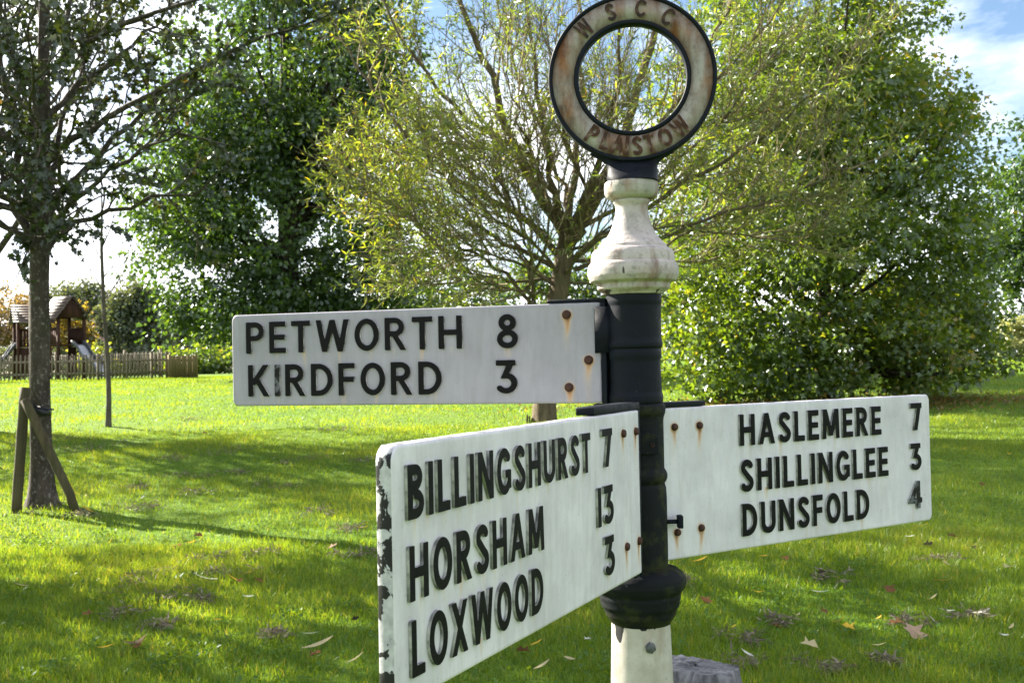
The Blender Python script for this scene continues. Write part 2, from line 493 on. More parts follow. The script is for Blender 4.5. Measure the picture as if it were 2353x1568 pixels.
# ------------------------------------------------------------------ the ground
xs = np.unique(np.concatenate([np.linspace(-300, -30, 28), np.arange(-30, 30.01, .5), np.linspace(30, 300, 28)]))
ys = np.unique(np.concatenate([np.linspace(-60, 2, 20), np.arange(2, 60, .35), np.linspace(60, 420, 50)]))
XX, YY = np.meshgrid(xs, ys)
V = np.stack([XX, YY, gz(XX, YY)], -1).reshape(-1, 3)
nx, ny = len(xs), len(ys)
ii = (np.arange(ny - 1)[:, None] * nx + np.arange(nx - 1)[None, :])
q = np.stack([ii, ii + 1, ii + nx + 1, ii + nx], -1).reshape(-1, 4)
tag(obj('ground', mesh_np('ground', V, q, smooth=True), MT['lawn']), 'mown green lawn rising gently away from the signpost', kind='structure')

# ------------------------------------------------------------------ lettering: strokes -> outline -> solid letter
def arc(cx, cy, rx, ry, a0, a1, n=18):
    a = np.radians(np.linspace(a0, a1, n))
    return [(cx + rx * math.cos(t), cy + ry * math.sin(t)) for t in a]

def glyph(ch, w):
    """returns (advance width, strokes). b = box, l = slanted bar cut at top and foot, p = bent stroke"""
    h = w / 2
    B = lambda x0, y0, x1, y1: ('b', x0, y0, x1, y1)
    L = lambda x0, y0, x1, y1: ('l', x0, y0, x1, y1)
    P = lambda pts: ('p', pts)
    if ch == 'I' or ch == '1': return w, [B(0, 0, w, 1)]
    if ch == 'L': return .50, [B(0, 0, w, 1), B(0, 0, .50, w)]
    if ch == 'E': return .53, [B(0, 0, w, 1), B(0, 0, .53, w), B(0, .5 - h, .49, .5 + h), B(0, 1 - w, .52, 1)]
    if ch == 'F': return .50, [B(0, 0, w, 1), B(0, .5 - h, .47, .5 + h), B(0, 1 - w, .50, 1)]
    if ch == 'T': return .60, [B(.30 - h, 0, .30 + h, 1), B(0, 1 - w, .60, 1)]
    if ch == 'H': return .68, [B(0, 0, w, 1), B(.68 - w, 0, .68, 1), B(0, .5 - h, .68, .5 + h)]
    if ch == 'N': return .72, [B(0, 0, w, 1), B(.72 - w, 0, .72, 1), L(h * 1.1, 1, .72 - h * 1.1, 0)]
    if ch == 'M': return .86, [L(h, 0, h * 1.3, 1), L(.86 - h, 0, .86 - h * 1.3, 1), L(h * 1.6, 1, .43, .10), L(.86 - h * 1.6, 1, .43, .10)]
    if ch == 'W': return 1.02, [L(h, 1, .27, 0), L(.51, 1, .27, 0), L(.51, 1, .75, 0), L(1.02 - h, 1, .75, 0)]
    if ch == 'A': return .74, [L(h, 0, .37, 1), L(.74 - h, 0, .37, 1), B(.18, .22, .56, .22 + w * .9)]
    if ch == 'X': return .68, [L(h, 0, .68 - h, 1), L(h, 1, .68 - h, 0)]
    if ch == 'K': return .68, [B(0, 0, w, 1), L(w * .8, .36, .66 - h, 1), L(.26, .58, .68 - h * 1.1, 0)]
    if ch == 'O': return .74, [P(arc(.37, .5, .37 - h, .5 - h, 0, 360, 48))]
    if ch == 'C': return .66, [P(arc(.37, .5, .37 - h, .5 - h, 48, 312, 40))]
    if ch == 'G': return .70, [P(arc(.37, .5, .37 - h, .5 - h, 45, 322, 40)), B(.40, .36, .70, .36 + w * .85), B(.70 - w, .12, .70, .42)]
    if ch == 'U': return .68, [P([(h, 1.1), (h, .34)] + arc(.34, .34, .34 - h, .34 - h, 180, 360, 24) + [(.68 - h, 1.1)])]
    if ch == 'D': return .68, [B(0, 0, w, 1), P([(h, h), (.24, h)] + arc(.24, .5, .44 - h, .5 - h, -90, 90, 28) + [(h, 1 - h)])]
    if ch == 'P': return .58, [B(0, 0, w, 1), P([(h, 1 - h), (.30, 1 - h)] + arc(.30, .70, .28 - h, .30 - h, 90, -90, 20) + [(h, .40 + h)])]
    if ch == 'R': return .64, [B(0, 0, w, 1), P([(h, 1 - h), (.30, 1 - h)] + arc(.30, .71, .28 - h, .29 - h, 90, -90, 20) + [(h, .42 + h)]), L(.26, .52, .64 - h * 1.1, 0)]
    if ch == 'B': return .60, [B(0, 0, w, 1), P([(h, 1 - h), (.28, 1 - h)] + arc(.28, .755, .27 - h, .245 - h, 90, -90, 18) + [(h, .51 + h)]),
                               P([(h, .45 + h), (.30, .45 + h)] + arc(.30, .27, .30 - h, .27 - h, 90, -90, 18) + [(h, h)])]
    if ch == 'S': return .58, [P(arc(.30, .735, .27 - h * .9, .265 - h, 28, 200, 18) + arc(.29, .265 + .005, .29 - h, .265 - h + .005, 60, -150, 22))]
    if ch == '7': return .56, [B(0, 1 - w, .56, 1), L(.14 + h, 0, .56 - h * 1.1, 1)]
    if ch == '3': return .58, [B(.02, 1 - w, .54, 1), L(.22, .45, .54 - h * 1.15, 1.0), P(arc(.28, .31, .30 - h, .31 - h, 78, -140, 26))]
    if ch == '4': return .66, [B(.38, 0, .38 + w, 1), B(0, .20, .66, .20 + w), P([(.38 + h, 1 - h * .6), (h, .20 + h)])]
    if ch == '8': return .60, [P(arc(.30, .75, .25 - h, .25 - h, 0, 360, 32)), P(arc(.30, .275, .30 - h, .275 - h, 0, 360, 36))]
    raise KeyError(ch)

def sdf(strokes, w, X, Y):
    D = np.full(X.shape, 9.0)
    h = w / 2
    for s in strokes:
        if s[0] == 'b':
            cx, cy, hx, hy = (s[1] + s[3]) / 2, (s[2] + s[4]) / 2, (s[3] - s[1]) / 2, (s[4] - s[2]) / 2
            d = np.maximum(np.abs(X - cx) - hx, np.abs(Y - cy) - hy)
        elif s[0] == 'l':
            x0, y0, x1, y1 = s[1:]
            dx, dy = x1 - x0, y1 - y0; ln = math.hypot(dx, dy)
            d = np.abs((X - x0) * dy - (Y - y0) * dx) / ln - h * .97
            d = np.maximum(d, np.maximum(min(y0, y1) - Y, Y - max(y0, y1)))
        else:
            pts = np.array(s[1]); d = np.full(X.shape, 9.0)
            for a, b in zip(pts[:-1], pts[1:]):
                e = b - a; L2 = e @ e + 1e-12
                t = np.clip(((X - a[0]) * e[0] + (Y - a[1]) * e[1]) / L2, 0, 1)
                d = np.minimum(d, np.hypot(X - a[0] - t * e[0], Y - a[1] - t * e[1]))
            d = np.maximum(d - h, Y - 1)
        D = np.minimum(D, d)
    return D

def contours(D, x0, y0, st):
    """marching squares, loops of points where D crosses zero"""
    seg = {}
    ny_, nx_ = D.shape
    ins = D < 0
    def ip(a, b):
        (i, j), (k, l) = a, b
        t = D[i, j] / (D[i, j] - D[k, l])
        return (x0 + st * (j + t * (l - j)), y0 + st * (i + t * (k - i)))
    P = {}
    for i in range(ny_ - 1):
        for j in range(nx_ - 1):
            c = [(i, j), (i, j + 1), (i + 1, j + 1), (i + 1, j)]
            s = [ins[q] for q in c]
            if all(s) or not any(s): continue
            outp, inp = [], []
            for k in range(4):
                a, b = c[k], c[(k + 1) % 4]
                if s[k] != s[(k + 1) % 4]:
                    key = (min(a, b), max(a, b))
                    if key not in P: P[key] = ip(a, b)
                    (outp if s[k] else inp).append(key)
            if len(inp) == 1: seg[inp[0]] = outp[0]
            else:
                # saddle: pair each entry with the exit that follows it
                for e in inp:
                    seg[e] = outp[0] if len(outp) == 1 else outp.pop(0)
    loops = []
    while seg:
        k0 = next(iter(seg)); lp = [k0]; k = seg.pop(k0)
        while k != k0 and k in seg:
            lp.append(k); k = seg.pop(k)
        if len(lp) > 5: loops.append(simplify(np.array([P[q] for q in lp]), .0042))
    return loops

def simplify(p, eps):
    def dp(a):
        if len(a) < 3: return a
        d = a[-1] - a[0]; n = np.hypot(*d)
        if n < 1e-9: dist = np.hypot(*(a - a[0]).T)
        else: dist = np.abs((a[:, 0] - a[0, 0]) * d[1] - (a[:, 1] - a[0, 1]) * d[0]) / n
        k = int(np.argmax(dist))
        if dist[k] < eps: return np.array([a[0], a[-1]])
        return np.vstack([dp(a[:k + 1])[:-1], dp(a[k:])])
    k = int(np.argmax(np.hypot(*(p - p[0]).T)))
    return np.vstack([dp(p[:k + 1])[:-1], dp(np.vstack([p[k:], p[:1]]))[:-1]])

_gl = {}
def letter_mesh(ch, w, size, wscale, thick, top, side):
    """solid letter, foot left corner at the origin, x along reading direction, y up, z out of the board"""
    key = (ch, w, size, round(wscale, 3), top.name)
    if key in _gl: return _gl[key]
    W, st = glyph(ch, w)
    g = .0222
    x = np.arange(-.07, W + .08, g); y = np.arange(-.07, 1.08, g)
    X, Y = np.meshgrid(x, y)
    D = sdf(st, w, X, Y)
    D[0, :] = D[-1, :] = 9; D[:, 0] = D[:, -1] = 9
    cu = bpy.data.curves.new('letter_outline', 'CURVE')
    cu.dimensions = '2D'; cu.fill_mode = 'BOTH'
    bev = .0011
    cu.extrude = thick / 2
    for lp in contours(D, x[0], y[0], g):
        s = cu.splines.new('POLY'); s.points.add(len(lp) - 1)
        for k, (a, b) in enumerate(lp): s.points[k].co = (a * size * wscale, b * size, 0, 1)
        s.use_cyclic_u = True
    tmp = bpy.data.objects.new('tmp', cu)
    COL.objects.link(tmp)
    bpy.context.view_layer.update()
    me = bpy.data.meshes.new_from_object(tmp.evaluated_get(bpy.context.evaluated_depsgraph_get()))
    bpy.data.objects.remove(tmp); bpy.data.curves.remove(cu)
    me.name = 'letter'
    me.transform(Matrix.Translation((0, 0, thick / 2)))
    me.materials.clear(); me.materials.append(top); me.materials.append(side)
    for p in me.polygons: p.material_index = 0 if p.normal.z > .8 else 1
    _gl[key] = me
    return me

# ------------------------------------------------------------------ the fingerpost
PX, PY = 0.266, 2.362
post = empty('signpost', (PX, PY, float(gz(PX, PY)) - 0.02), label='black and white cast fingerpost with three direction arms and a ring on top', cat='signpost')
PZ0 = post.location.z
def vz(y): return 2.060 - (y - 180) * .000944 - PZ0     # height on the post of a photograph row
def lathe_part(name, prof, mat, jitter=0.0, seg=72, seed=0):
    V, q, t = lathe(prof, seg, jitter, seed)
    return obj(name, mesh_np(name, V, [q, t], smooth=True), mat, post)
def rounded(prof, n=5):
    """soften the corners of a turned profile"""
    P = [np.array(p, float) for p in prof]
    out = [P[0]]
    for a, b, c in zip(P[:-2], P[1:-1], P[2:]):
        la, lc = np.linalg.norm(a - b), np.linalg.norm(c - b)
        r = min(.0028, la * .45, lc * .45)
        p, q_ = b + (a - b) / (la + 1e-9) * r, b + (c - b) / (lc + 1e-9) * r
        for t in np.linspace(0, 1, n): out.append((1 - t) ** 2 * p + 2 * t * (1 - t) * b + t * t * q_)
    out.append(P[-1])
    return out
# white shaft, black upper end ragged
lathe_part('shaft', rounded([(.072, 0.0), (.0715, .35), (.0672, vz(1568)), (.0632, vz(1430)), (.0622, vz(1400))]), MT['shaft'], .004)
lathe_part('base_moulding', rounded([(.050, vz(1428)), (.0625, vz(1427)), (.066, vz(1419)), (.0755, vz(1406)), (.0785, vz(1393)), (.0845, vz(1384)), (.0862, vz(1372)), (.0882, vz(1364)), (.0878, vz(1356)),
                         (.0955, vz(1346)), (.0995, vz(1334)), (.0975, vz(1319)), (.090, vz(1309)), (.079, vz(1301)), (.06, vz(1298)), (.05, vz(1298))]), MT['black_moss'], .012, seed=3)
lathe_part('lower_collar', rounded([(.050, vz(1302)), (.0605, vz(1302)), (.0612, vz(1285)), (.062, vz(1270)), (.0615, vz(1140)), (.0605, vz(1118)), (.0585, vz(1111)), (.0578, vz(1107)), (.0612, vz(1103)), (.0642, vz(1096)), (.0645, vz(1086)),
                        (.062, vz(1080)), (.0583, vz(1074)), (.058, vz(964)), (.0592, vz(955)), (.0618, vz(949)), (.0632, vz(940)), (.0626, vz(931)), (.0600, vz(926)), (.05, vz(925))]), MT['black_moss'], .006, seed=5)
lathe_part('upper_collar', rounded([(.050, vz(927)), (.0570, vz(926.5)), (.0588, vz(919)), (.0588, vz(908)), (.0562, vz(900)), (.0552, vz(830)), (.0562, vz(824)), (.0578, vz(817)), (.0578, vz(807)), (.0560, vz(803)), (.0560, vz(800)),
                        (.0602, vz(797)), (.0607, vz(788)), (.0590, vz(782)), (.0580, vz(776)), (.0578, vz(702)), (.0592, vz(697)), (.0602, vz(692)), (.0602, vz(680)), (.060, vz(674)), (.05, vz(674))]), MT['black'], .006, seed=8)
lathe_part('finial', rounded([(.050, vz(678)), (.0645, vz(676)), (.0665, vz(672)), (.0735, vz(667)), (.0785, vz(663)), (.0785, vz(653)), (.081, vz(650.5)), (.0925, vz(646)), (.0982, vz(634)), (.0988, vz(620)), (.0965, vz(608)), (.0935, vz(604.5)),
                  (.0912, vz(603)), (.0908, vz(592)), (.0885, vz(580)), (.0835, vz(573)), (.0778, vz(571)), (.0752, vz(569)), (.0745, vz(564)), (.066, vz(556)), (.057, vz(546)), (.0495, vz(534)), (.0432, vz(518)),
                  (.0378, vz(500)), (.0348, vz(485)), (.0345, vz(474)), (.0372, vz(468)), (.0395, vz(465)), (.0395, vz(457)), (.030, vz(455))]), MT['finial'], .006, seed=2)
lathe_part('finial_bead', rounded([(.030, vz(458)), (.046, vz(457)), (.054, vz(452)), (.0580, vz(444)), (.0592, vz(430)), (.0580, vz(419)), (.0545, vz(416)), (.03, vz(415))]), MT['finial_bead'], .008, seed=4)

# ring and its neck, facing the viewer
RING_C = Vector((0.272 - PX, -0.012, vz(181)))
rz_ring = math.atan2(-0.10, 0.995) * -1
ring_turn = Matrix.Rotation(-0.10, 4, 'Z')
def ring_solid(name, prof, mat, parent=post, seg=96):
    """turn a closed (radius, out) section about the ring's axis (-y)"""
    pr = np.array(prof, float); n = len(pr)
    a = np.arange(seg) * 2 * np.pi / seg
    V = np.stack([pr[:, 0][:, None] * np.cos(a), np.broadcast_to(-pr[:, 1][:, None], (n, seg)), pr[:, 0][:, None] * np.sin(a)], -1).reshape(-1, 3)
    i = (np.arange(n)[:, None]) * seg; i2 = ((np.arange(n)[:, None] + 1) % n) * seg; j = np.arange(seg)[None, :]; j2 = (j + 1) % seg
    q = np.stack([i + j, i2 + j, i2 + j2, i + j2], -1).reshape(-1, 4)
    o = obj(name, mesh_np(name, V, q, smooth=False), mat, parent)
    bm = bmesh.new(); bm.from_mesh(o.data); bmesh.ops.recalc_face_normals(bm, faces=bm.faces); bm.to_mesh(o.data); bm.free()
    o.data.polygons.foreach_set('use_smooth', np.ones(len(o.data.polygons), bool))
    return o
ring = ring_solid('ring_frame', [(.116, -.012), (.116, .013), (.1175, .0155), (.1235, .0155), (.1250, .013), (.1255, .009), (.1725, .009), (.173, .013), (.1745, .0155), (.1795, .0155), (.1812, .013), (.1812, -.012), (.178, -.015), (.119, -.015)], MT['black'])
ring.location = RING_C; ring.rotation_euler = (0, 0, -0.10)
ring_solid('ring_face', [(.1262, .0092), (.1262, .0112), (.1722, .0112), (.1722, .0092)], MT['ring_face'], ring)
RL = [('W', -42.7, 0), ('S', -17, 0), ('C', 8.2, 0), ('C', 32, 0)]
RB = [('P', -36, 1), ('L', -23.5, 1), ('A', -13, 1), ('I', -5.5, 1), ('S', 2.8, 1), ('T', 13.2, 1), ('O', 27, 1), ('W', 42, 1)]
for ch, ang, low in RL + RB:
    size = .039 if not low else .0415
    ws = .80 if ch == 'W' else .92
    me = letter_mesh(ch, .20, size, ws, .0045, MT['ring_letter'] if low else MT['ring_letter_dark'], MT['finial'])
    wd = glyph(ch, .20)[0] * size * ws
    a = math.radians(ang)
    out = Vector((math.sin(a), 0, math.cos(a))) if not low else Vector((math.sin(a), 0, -math.cos(a)))
    up = out if not low else -out
    right = Vector((math.cos(a), 0, -math.sin(a))) if not low else Vector((math.cos(a), 0, math.sin(a)))
    c = out * .1490 - up * size / 2 - right * wd / 2 + Vector((0, -.0108, 0))
    o = obj('letter', me, None, ring)
    M4 = Matrix.Identity(4)
    for i in range(3): M4[i][0], M4[i][1], M4[i][2], M4[i][3] = right[i], up[i], (0, -1, 0)[i], c[i]
    o.matrix_local = M4
# neck between bead and ring: an oval stalk that flares into the ring
prof = [(.054, .054, vz(417)), (.0555, .052, vz(412)), (.0555, .046, vz(404)), (.0545, .037, vz(396)), (.054, .030, vz(388)), (.055, .022, vz(380)), (.060, .0165, vz(372)), (.070, .0145, vz(364)), (.088, .0140, vz(354)), (.092, .0135, vz(348))]
a = np.arange(48) * 2 * np.pi / 48
V = np.array([[(rx * math.copysign(abs(math.cos(t)) ** .8, math.cos(t)), ry * math.copysign(abs(math.sin(t)) ** .8, math.sin(t)), z) for t in a] for rx, ry, z in prof]).reshape(-1, 3)
i = np.arange(len(prof) - 1)[:, None] * 48; j = np.arange(48)[None, :]; j2 = (j + 1) % 48
q = np.stack([i + j, i + j2, i + 48 + j2, i + 48 + j], -1).reshape(-1, 4)
o = obj('ring_neck', mesh_np('ring_neck', V, q, smooth=True), MT['black'], post)
o.rotation_euler = (0, 0, -0.10); o.location = (0.003, -.004, 0)

def bolt_mesh(r, hgt, sides=14):
    pr = [(r * 1.0, 0), (r * 1.02, hgt * .45), (r * .86, hgt * .85), (r * .45, hgt), (0.0004, hgt * 1.02)]
    V, q, t = lathe(pr, sides)
    return mesh_np('bolt', V, [q, t], smooth=True)
BOLT_BIG = bolt_mesh(.0098, .008); BOLT_BIG.materials.append(MT['bolt'])
BOLT = bolt_mesh(.0080, .0075); BOLT.materials.append(MT['bolt'])

def make_arm(name, label, anchor, d, sgn, L, H, T, words, bolts, mat, w, rust_seed, smears, letter_mats=None, boltm=None, top_len=.12, top_h=.010, lug=True, tip_mat=None, tip_r=.016, end_plate=True):
    """words: (text, s_left, s_right, h_foot, size). s runs from the post outwards, h is measured from the top edge"""
    d = np.array(d) / np.linalg.norm(d)
    ya = np.array([-d[1], d[0], 0.0])
    Mw = np.eye(4)
    Mw[:3, 0], Mw[:3, 1], Mw[:3, 2] = d, ya, (0, 0, 1)
    Mw[:3, 3] = np.array(anchor) - np.array([PX, PY, PZ0])
    rg = np.random.RandomState(rust_seed)
    ch = .0022
    ns, nh = int(L / .004), int(H / .004)
    uu = np.linspace(0, 1, ns + 1); hh = np.linspace(-ch, -H + ch, nh + 1)
    r = tip_r
    def smax(h, rr=r):
        dd = np.minimum(-h, H + h)
        k = np.clip(rr - dd, 0, rr)
        return L - (rr - np.sqrt(np.maximum(rr * rr - k * k, 0)))
    S = ch + uu[None, :] * ((smax(hh) - 2 * ch)[:, None])
    Hh = np.broadcast_to(hh[:, None], S.shape)
    rust = np.zeros(S.shape)
    def streak(s0, h0, wd, ln, st):
        wand = .0012 * np.sin((Hh - h0) * 90 + s0 * 50)
        g_ = np.exp(-((S - s0 + wand) / wd) ** 2)
        dh = (h0 - Hh)
        f = np.clip(1 - dh / ln, 0, 1) ** 1.4 * (dh > -.004)
        return st * g_ * f
    for b in bolts:
        s0, h0 = b
        rust += streak(s0, h0, .0048, rg.uniform(.045, .075), 1.1)
        rust += streak(s0 + rg.uniform(-.003, .003), h0, .0095, rg.uniform(.10, .17), .22)
        rust += .55 * np.exp(-(np.hypot(S - s0, Hh - h0) / .0125) ** 4)
    boxes = []
    arm = obj(name, None, None, post); 
    arm = arm
    place = []
    rd = -1 if sgn > 0 else 1                       # reading direction along s
    for text, sl, sr, hf, size, thin in words:
        adv = [glyph(c_, w)[0] for c_ in text]
        gap = .17 if len(text) > 2 else .14
        tot = sum(adv) + gap * (len(text) - 1)
        ws = abs(sr - sl) / (tot * size)
        x = 0.0
        for c_, a_ in zip(text, adv):
            place.append((c_, sl + rd * x * size * ws, hf, size, ws, thin))
            sc = sl + rd * (x + a_ / 2) * size * ws
            for k in range(rg.randint(1, 3)):
                rust += streak(sc + rg.uniform(-.35, .35) * a_ * size * ws, hf + .002, rg.uniform(.0018, .0045), rg.uniform(.025, .075), rg.uniform(.10, .45))
            x += a_ + gap
    for s0, h0, wd, ln, st in smears: rust += streak(s0, h0, wd, ln, st)
    nrow, ncol = S.shape
    front = np.stack([S, np.zeros(S.shape), Hh], -1).reshape(-1, 3)
    # rim of the front face, then chamfer, then side wall to the back
    idx = np.arange(nrow * ncol).reshape(nrow, ncol)
    rim = np.concatenate([idx[0, :-1], idx[:-1, -1], idx[-1, :0:-1], idx[:0:-1, 0]])
    R0 = front[rim]
    cen = np.array([L / 2, 0, -H / 2])
    def grow(R, e):
        Q = R.copy()
        Q[:, 0] = np.where(R[:, 0] < ch * 1.01, -0 + ch - e, R[:, 0]); 
        out_ = Q.copy()
        n_ = len(R)
        tang = np.roll(R, -1, 0) - np.roll(R, 1, 0)
        nn = np.stack([tang[:, 2], np.zeros(n_), -tang[:, 0]], 1)
        nn /= np.linalg.norm(nn, axis=1)[:, None] + 1e-9
        sg = np.sign(((R - cen) * nn).sum(1).mean())
        return R + nn * sg * e
    R1 = grow(R0, ch); R1[:, 1] = -ch
    R2 = R1.copy(); R2[:, 1] = -T + ch
    R3 = R0.copy(); R3[:, 1] = -T
    V = np.vstack([front, R1, R2, R3])
    n0, k = len(front), len(rim)
    qs = np.stack([idx[:-1, :-1], idx[1:, :-1], idx[1:, 1:], idx[:-1, 1:]], -1).reshape(-1, 4)
    j = np.arange(k); j2 = (j + 1) % k
    c1 = np.stack([rim[j], rim[j2], n0 + j2, n0 + j], 1)
    c2 = np.stack([n0 + j, n0 + j2, n0 + k + j2, n0 + k + j], 1)
    c3 = np.stack([n0 + k + j, n0 + k + j2, n0 + 2 * k + j2, n0 + 2 * k + j], 1)
    V[:, 1] *= sgn
    allq = np.vstack([qs, c1, c2, c3])
    ru = np.concatenate([rust.ravel(), np.zeros(3 * k)])
    me = mesh_np('arm_board', V, allq, {'rust': np.clip(ru, 0, 1)})
    me2 = bmesh.new(); me2.from_mesh(me)
    me2.verts.ensure_lookup_table()
    me2.faces.new([me2.verts[n0 + 2 * k + t_] for t_ in range(k)])
    bmesh.ops.recalc_face_normals(me2, faces=me2.faces)
    me2.to_mesh(me); me2.free()
    for mm in (mat, MT['board_edge'], tip_mat or MT['board_edge']): me.materials.append(mm)
    mi = np.zeros(len(me.polygons), np.int32)
    nq = len(qs)
    cs = V[allq].mean(1)
    edge = np.zeros(len(allq), bool); edge[nq + k:] = True
    mi[:len(allq)][edge] = 1
    mi[:len(allq)][edge & (cs[:, 0] > L - tip_r * .8)] = 2
    if tip_mat is not None: mi[nq:nq + k][cs[nq:nq + k, 0] > L - .004] = 0
    me.polygons.foreach_set('material_index', mi)
    arm = obj_swap(arm, me, name)
    arm.matrix_local = Matrix(Mw.tolist())
    arm['label'] = label
    X3 = Vector((rd, 0, 0)); Y3 = Vector((0, 0, 1)); Z3 = Vector((0, sgn, 0))
    for c_, s0, hf, size, ws, thin in place:
        me_l = letter_mesh(c_, w, size, ws, .0046, MT['letter_worn'] if thin else MT['letter_black'], MT['letter_edge'])
        o = obj('letter' if not c_.isdigit() else 'numeral', me_l, None, arm)
        M4 = Matrix.Identity(4)
        for i in range(3): M4[i][0], M4[i][1], M4[i][2] = X3[i], Y3[i], Z3[i]
        M4[0][3], M4[1][3], M4[2][3] = s0, sgn * .0003, hf
        o.matrix_local = M4
    for s0, h0 in bolts:
        o = obj('bolt', boltm or BOLT, None, arm)
        o.matrix_local = Matrix.Translation((s0, sgn * -.0005, h0)) @ Matrix.Rotation(-sgn * math.pi / 2, 4, 'X')
    # iron bracket that holds the board
    b = MB()
    fr, bk = -.0012, -T - .012
    def bx(s0, s1, y0, y1, h0, h1):
        b.box((s0, min(sgn * y0, sgn * y1), h0), (s1, max(sgn * y0, sgn * y1), h1))
    bx(-.0125, top_len, fr, bk, .0012, top_h)
    if end_plate:
        bx(-.0125, -.0008, fr, bk, -H - .006, .0012)
        bx(-.0125, .02, fr - .004, bk, -H - .008, -H - .0015)
    o = b.build('bracket', MT['black'], arm)
    bv = o.modifiers.new('soft', 'BEVEL'); bv.width = .002; bv.segments = 2
    return arm

def obj_swap(o, me, name):
    p = o.parent
    bpy.data.objects.remove(o)
    n = obj(name, me, None, p)
    return n

PET = make_arm('arm', 'greyish white arm reading PETWORTH 8 and KIRDFORD 3', (.191, 2.353, 1.5765), (-.9551, .2961, 0), 1, .906, .2182, .024,
    [('PETWORTH', .8650, .3155, -.0932, .0745, 0), ('8', .2335, .1845, -.0953, .076, 0), ('KIRDFORD', .8608, .3662, -.1955, .0750, 0), ('3', .239, .1878, -.1952, .074, 0)],
    [(.0738, -.0248), (.0265, -.1246), (.0714, -.1832)], MT['board_grey'], .163, 3, [], boltm=BOLT_BIG, top_len=.118, top_h=.0085)
BIL = make_arm('arm', 'white arm pointing towards the viewer, reading BILLINGSHURST 7, HORSHAM 13 and LOXWOOD 3', (.257, 2.2424, 1.347), (-.4354, -.9002, 0), 1, .948, .334, .026,
    [('BILLINGSHURST', .9195, .280, -.0990, .0715, 0), ('7', .2215, .1675, -.0980, .072, 0), ('HORSHAM', .9180, .493, -.2050, .0720, 0), ('13', .2490, .1670, -.2055, .0725, 0),
     ('LOXWOOD', .9160, .5005, -.3032, .0735, 0), ('3', .2200, .1665, -.3022, .074, 0)],
    [(.0957, -.042), (.0215, -.0425), (.0888, -.2657), (.015, -.2659)], MT['board_white'], .19, 7, [(.193, -.30, .003, .03, .6)], top_len=.245, top_h=.0165, tip_mat=MT['board_end'], tip_r=.022)
hs0 = .035
sh = lambda q: [(q_[0], q_[1] + hs0, q_[2] + hs0, *q_[3:]) for q_ in q]
HAS = make_arm('arm', 'white arm reading HASLEMERE 7, SHILLINGLEE 3 and DUNSFOLD 4', (.3412 - .8342 * hs0, 2.3665 - .5515 * hs0, 1.3440), (.8342, .5515, 0), -1, .9015 + hs0, .328, .024,
    sh([('HASLEMERE', .2027, .6990, -.0940, .0715, 0), ('7', .8165, .8620, -.0905, .0705, 0), ('SHILLINGLEE', .2020, .7225, -.1990, .0735, 0), ('3', .8110, .8565, -.1930, .069, 0),
     ('DUNSFOLD', .2045, .6450, -.2990, .0735, 0), ('4', .8015, .8550, -.2920, .0710, 1)]),
    [(a_ + hs0, b_) for a_, b_ in [(.0095, -.0413), (.083, -.0413), (.0111, -.2698), (.0815, -.2669)]], MT['board_white_b'], .19, 11, [], top_len=.105 + hs0, top_h=.0125, end_plate=False)
for k, ch_ in enumerate([c for c in PET.children if c.name.startswith('letter')]):
    if k == 9:      # the I of the second word has lost its paint
        ch_.data = ch_.data.copy(); ch_.data.materials[0] = MT['letter_worn']

# lugs that join the brackets to the collars
b = MB(); b.beam((.191 - PX - .012, -.006, 1.5765 - .060 - PZ0), (-.03, -.004, 1.5765 - .060 - PZ0), .020, .10)
b.build('upper_lug', MT['black'], post)
b = MB()
d_ = np.array([-.4354, -.9002, 0]); n_ = np.array([.9002, -.4354, 0]); a0 = np.array([.257 - PX, 2.2424 - PY, 0])
p0 = a0 - n_ * .018 - d_ * .010
b.beam(p0 + [0, 0, 1.347 - .17 - PZ0], np.array([-.01, -.02, 1.347 - .17 - PZ0]), .024, .328)
b.build('front_lug', MT['black'], post)
b = MB(); b.beam((.03, .02, 1.2 - PZ0), (.3412 - PX - .008, 2.3665 - PY + .02, 1.2 - PZ0), .02, .30)
b.build('side_lug', MT['black'], post)
# rounded tab with a screw hole on the lower collar
seg = [(0, 0), (.042, 0), (.042, .028)] + [(.022 + .020 * math.cos(t), .028 + .018 * math.sin(t)) for t in np.linspace(0.2, math.pi / 2, 7)] + [(0, .046)]
bm = bmesh.new()
f = bm.faces.new([bm.verts.new((x, 0, z)) for x, z in seg])
e = bmesh.ops.extrude_face_region(bm, geom=[f])
bmesh.ops.translate(bm, verts=[g_ for g_ in e['geom'] if isinstance(g_, bmesh.types.BMVert)], vec=(0, .014, 0))
bmesh.ops.recalc_face_normals(bm, faces=bm.faces)
me = bpy.data.meshes.new('tab'); bm.to_mesh(me); bm.free()
tab = obj('tab', me, MT['black_moss'], post)
tab.location = (-.002, -.0665, vz(1038)); tab.rotation_euler = (0, 0, .12)
bv = tab.modifiers.new('soft', 'BEVEL'); bv.width = .002; bv.segments = 2
hole = obj('screw_hole', mesh_np('screw_hole', *lathe([(.0042, 0), (.0042, .0012), (.003, .0014), (.0022, -.0005)], 16)[:1], [lathe([(.0042, 0), (.0042, .0012), (.003, .0014), (.0022, -.0005)], 16)[1]]), MT['bolt'], tab)
hole.location = (.028, -.0004, .020); hole.rotation_euler = (math.pi / 2, 0, 0)
# square headed bolt sticking out to the side
b = MB(); b.tube([(.055, -.012, vz(1196)), (.084, -.012, vz(1196))], .0048, 10)
sb = b.build('side_bolt', MT['black'], post)
b = MB(); b.box((.082, -.024, vz(1196) - .0135), (.0935, .000, vz(1196) + .0135))
hb = b.build('bolt_head', MT['black'], sb)
bv = hb.modifiers.new('soft', 'BEVEL'); bv.width = .0015; bv.segments = 2
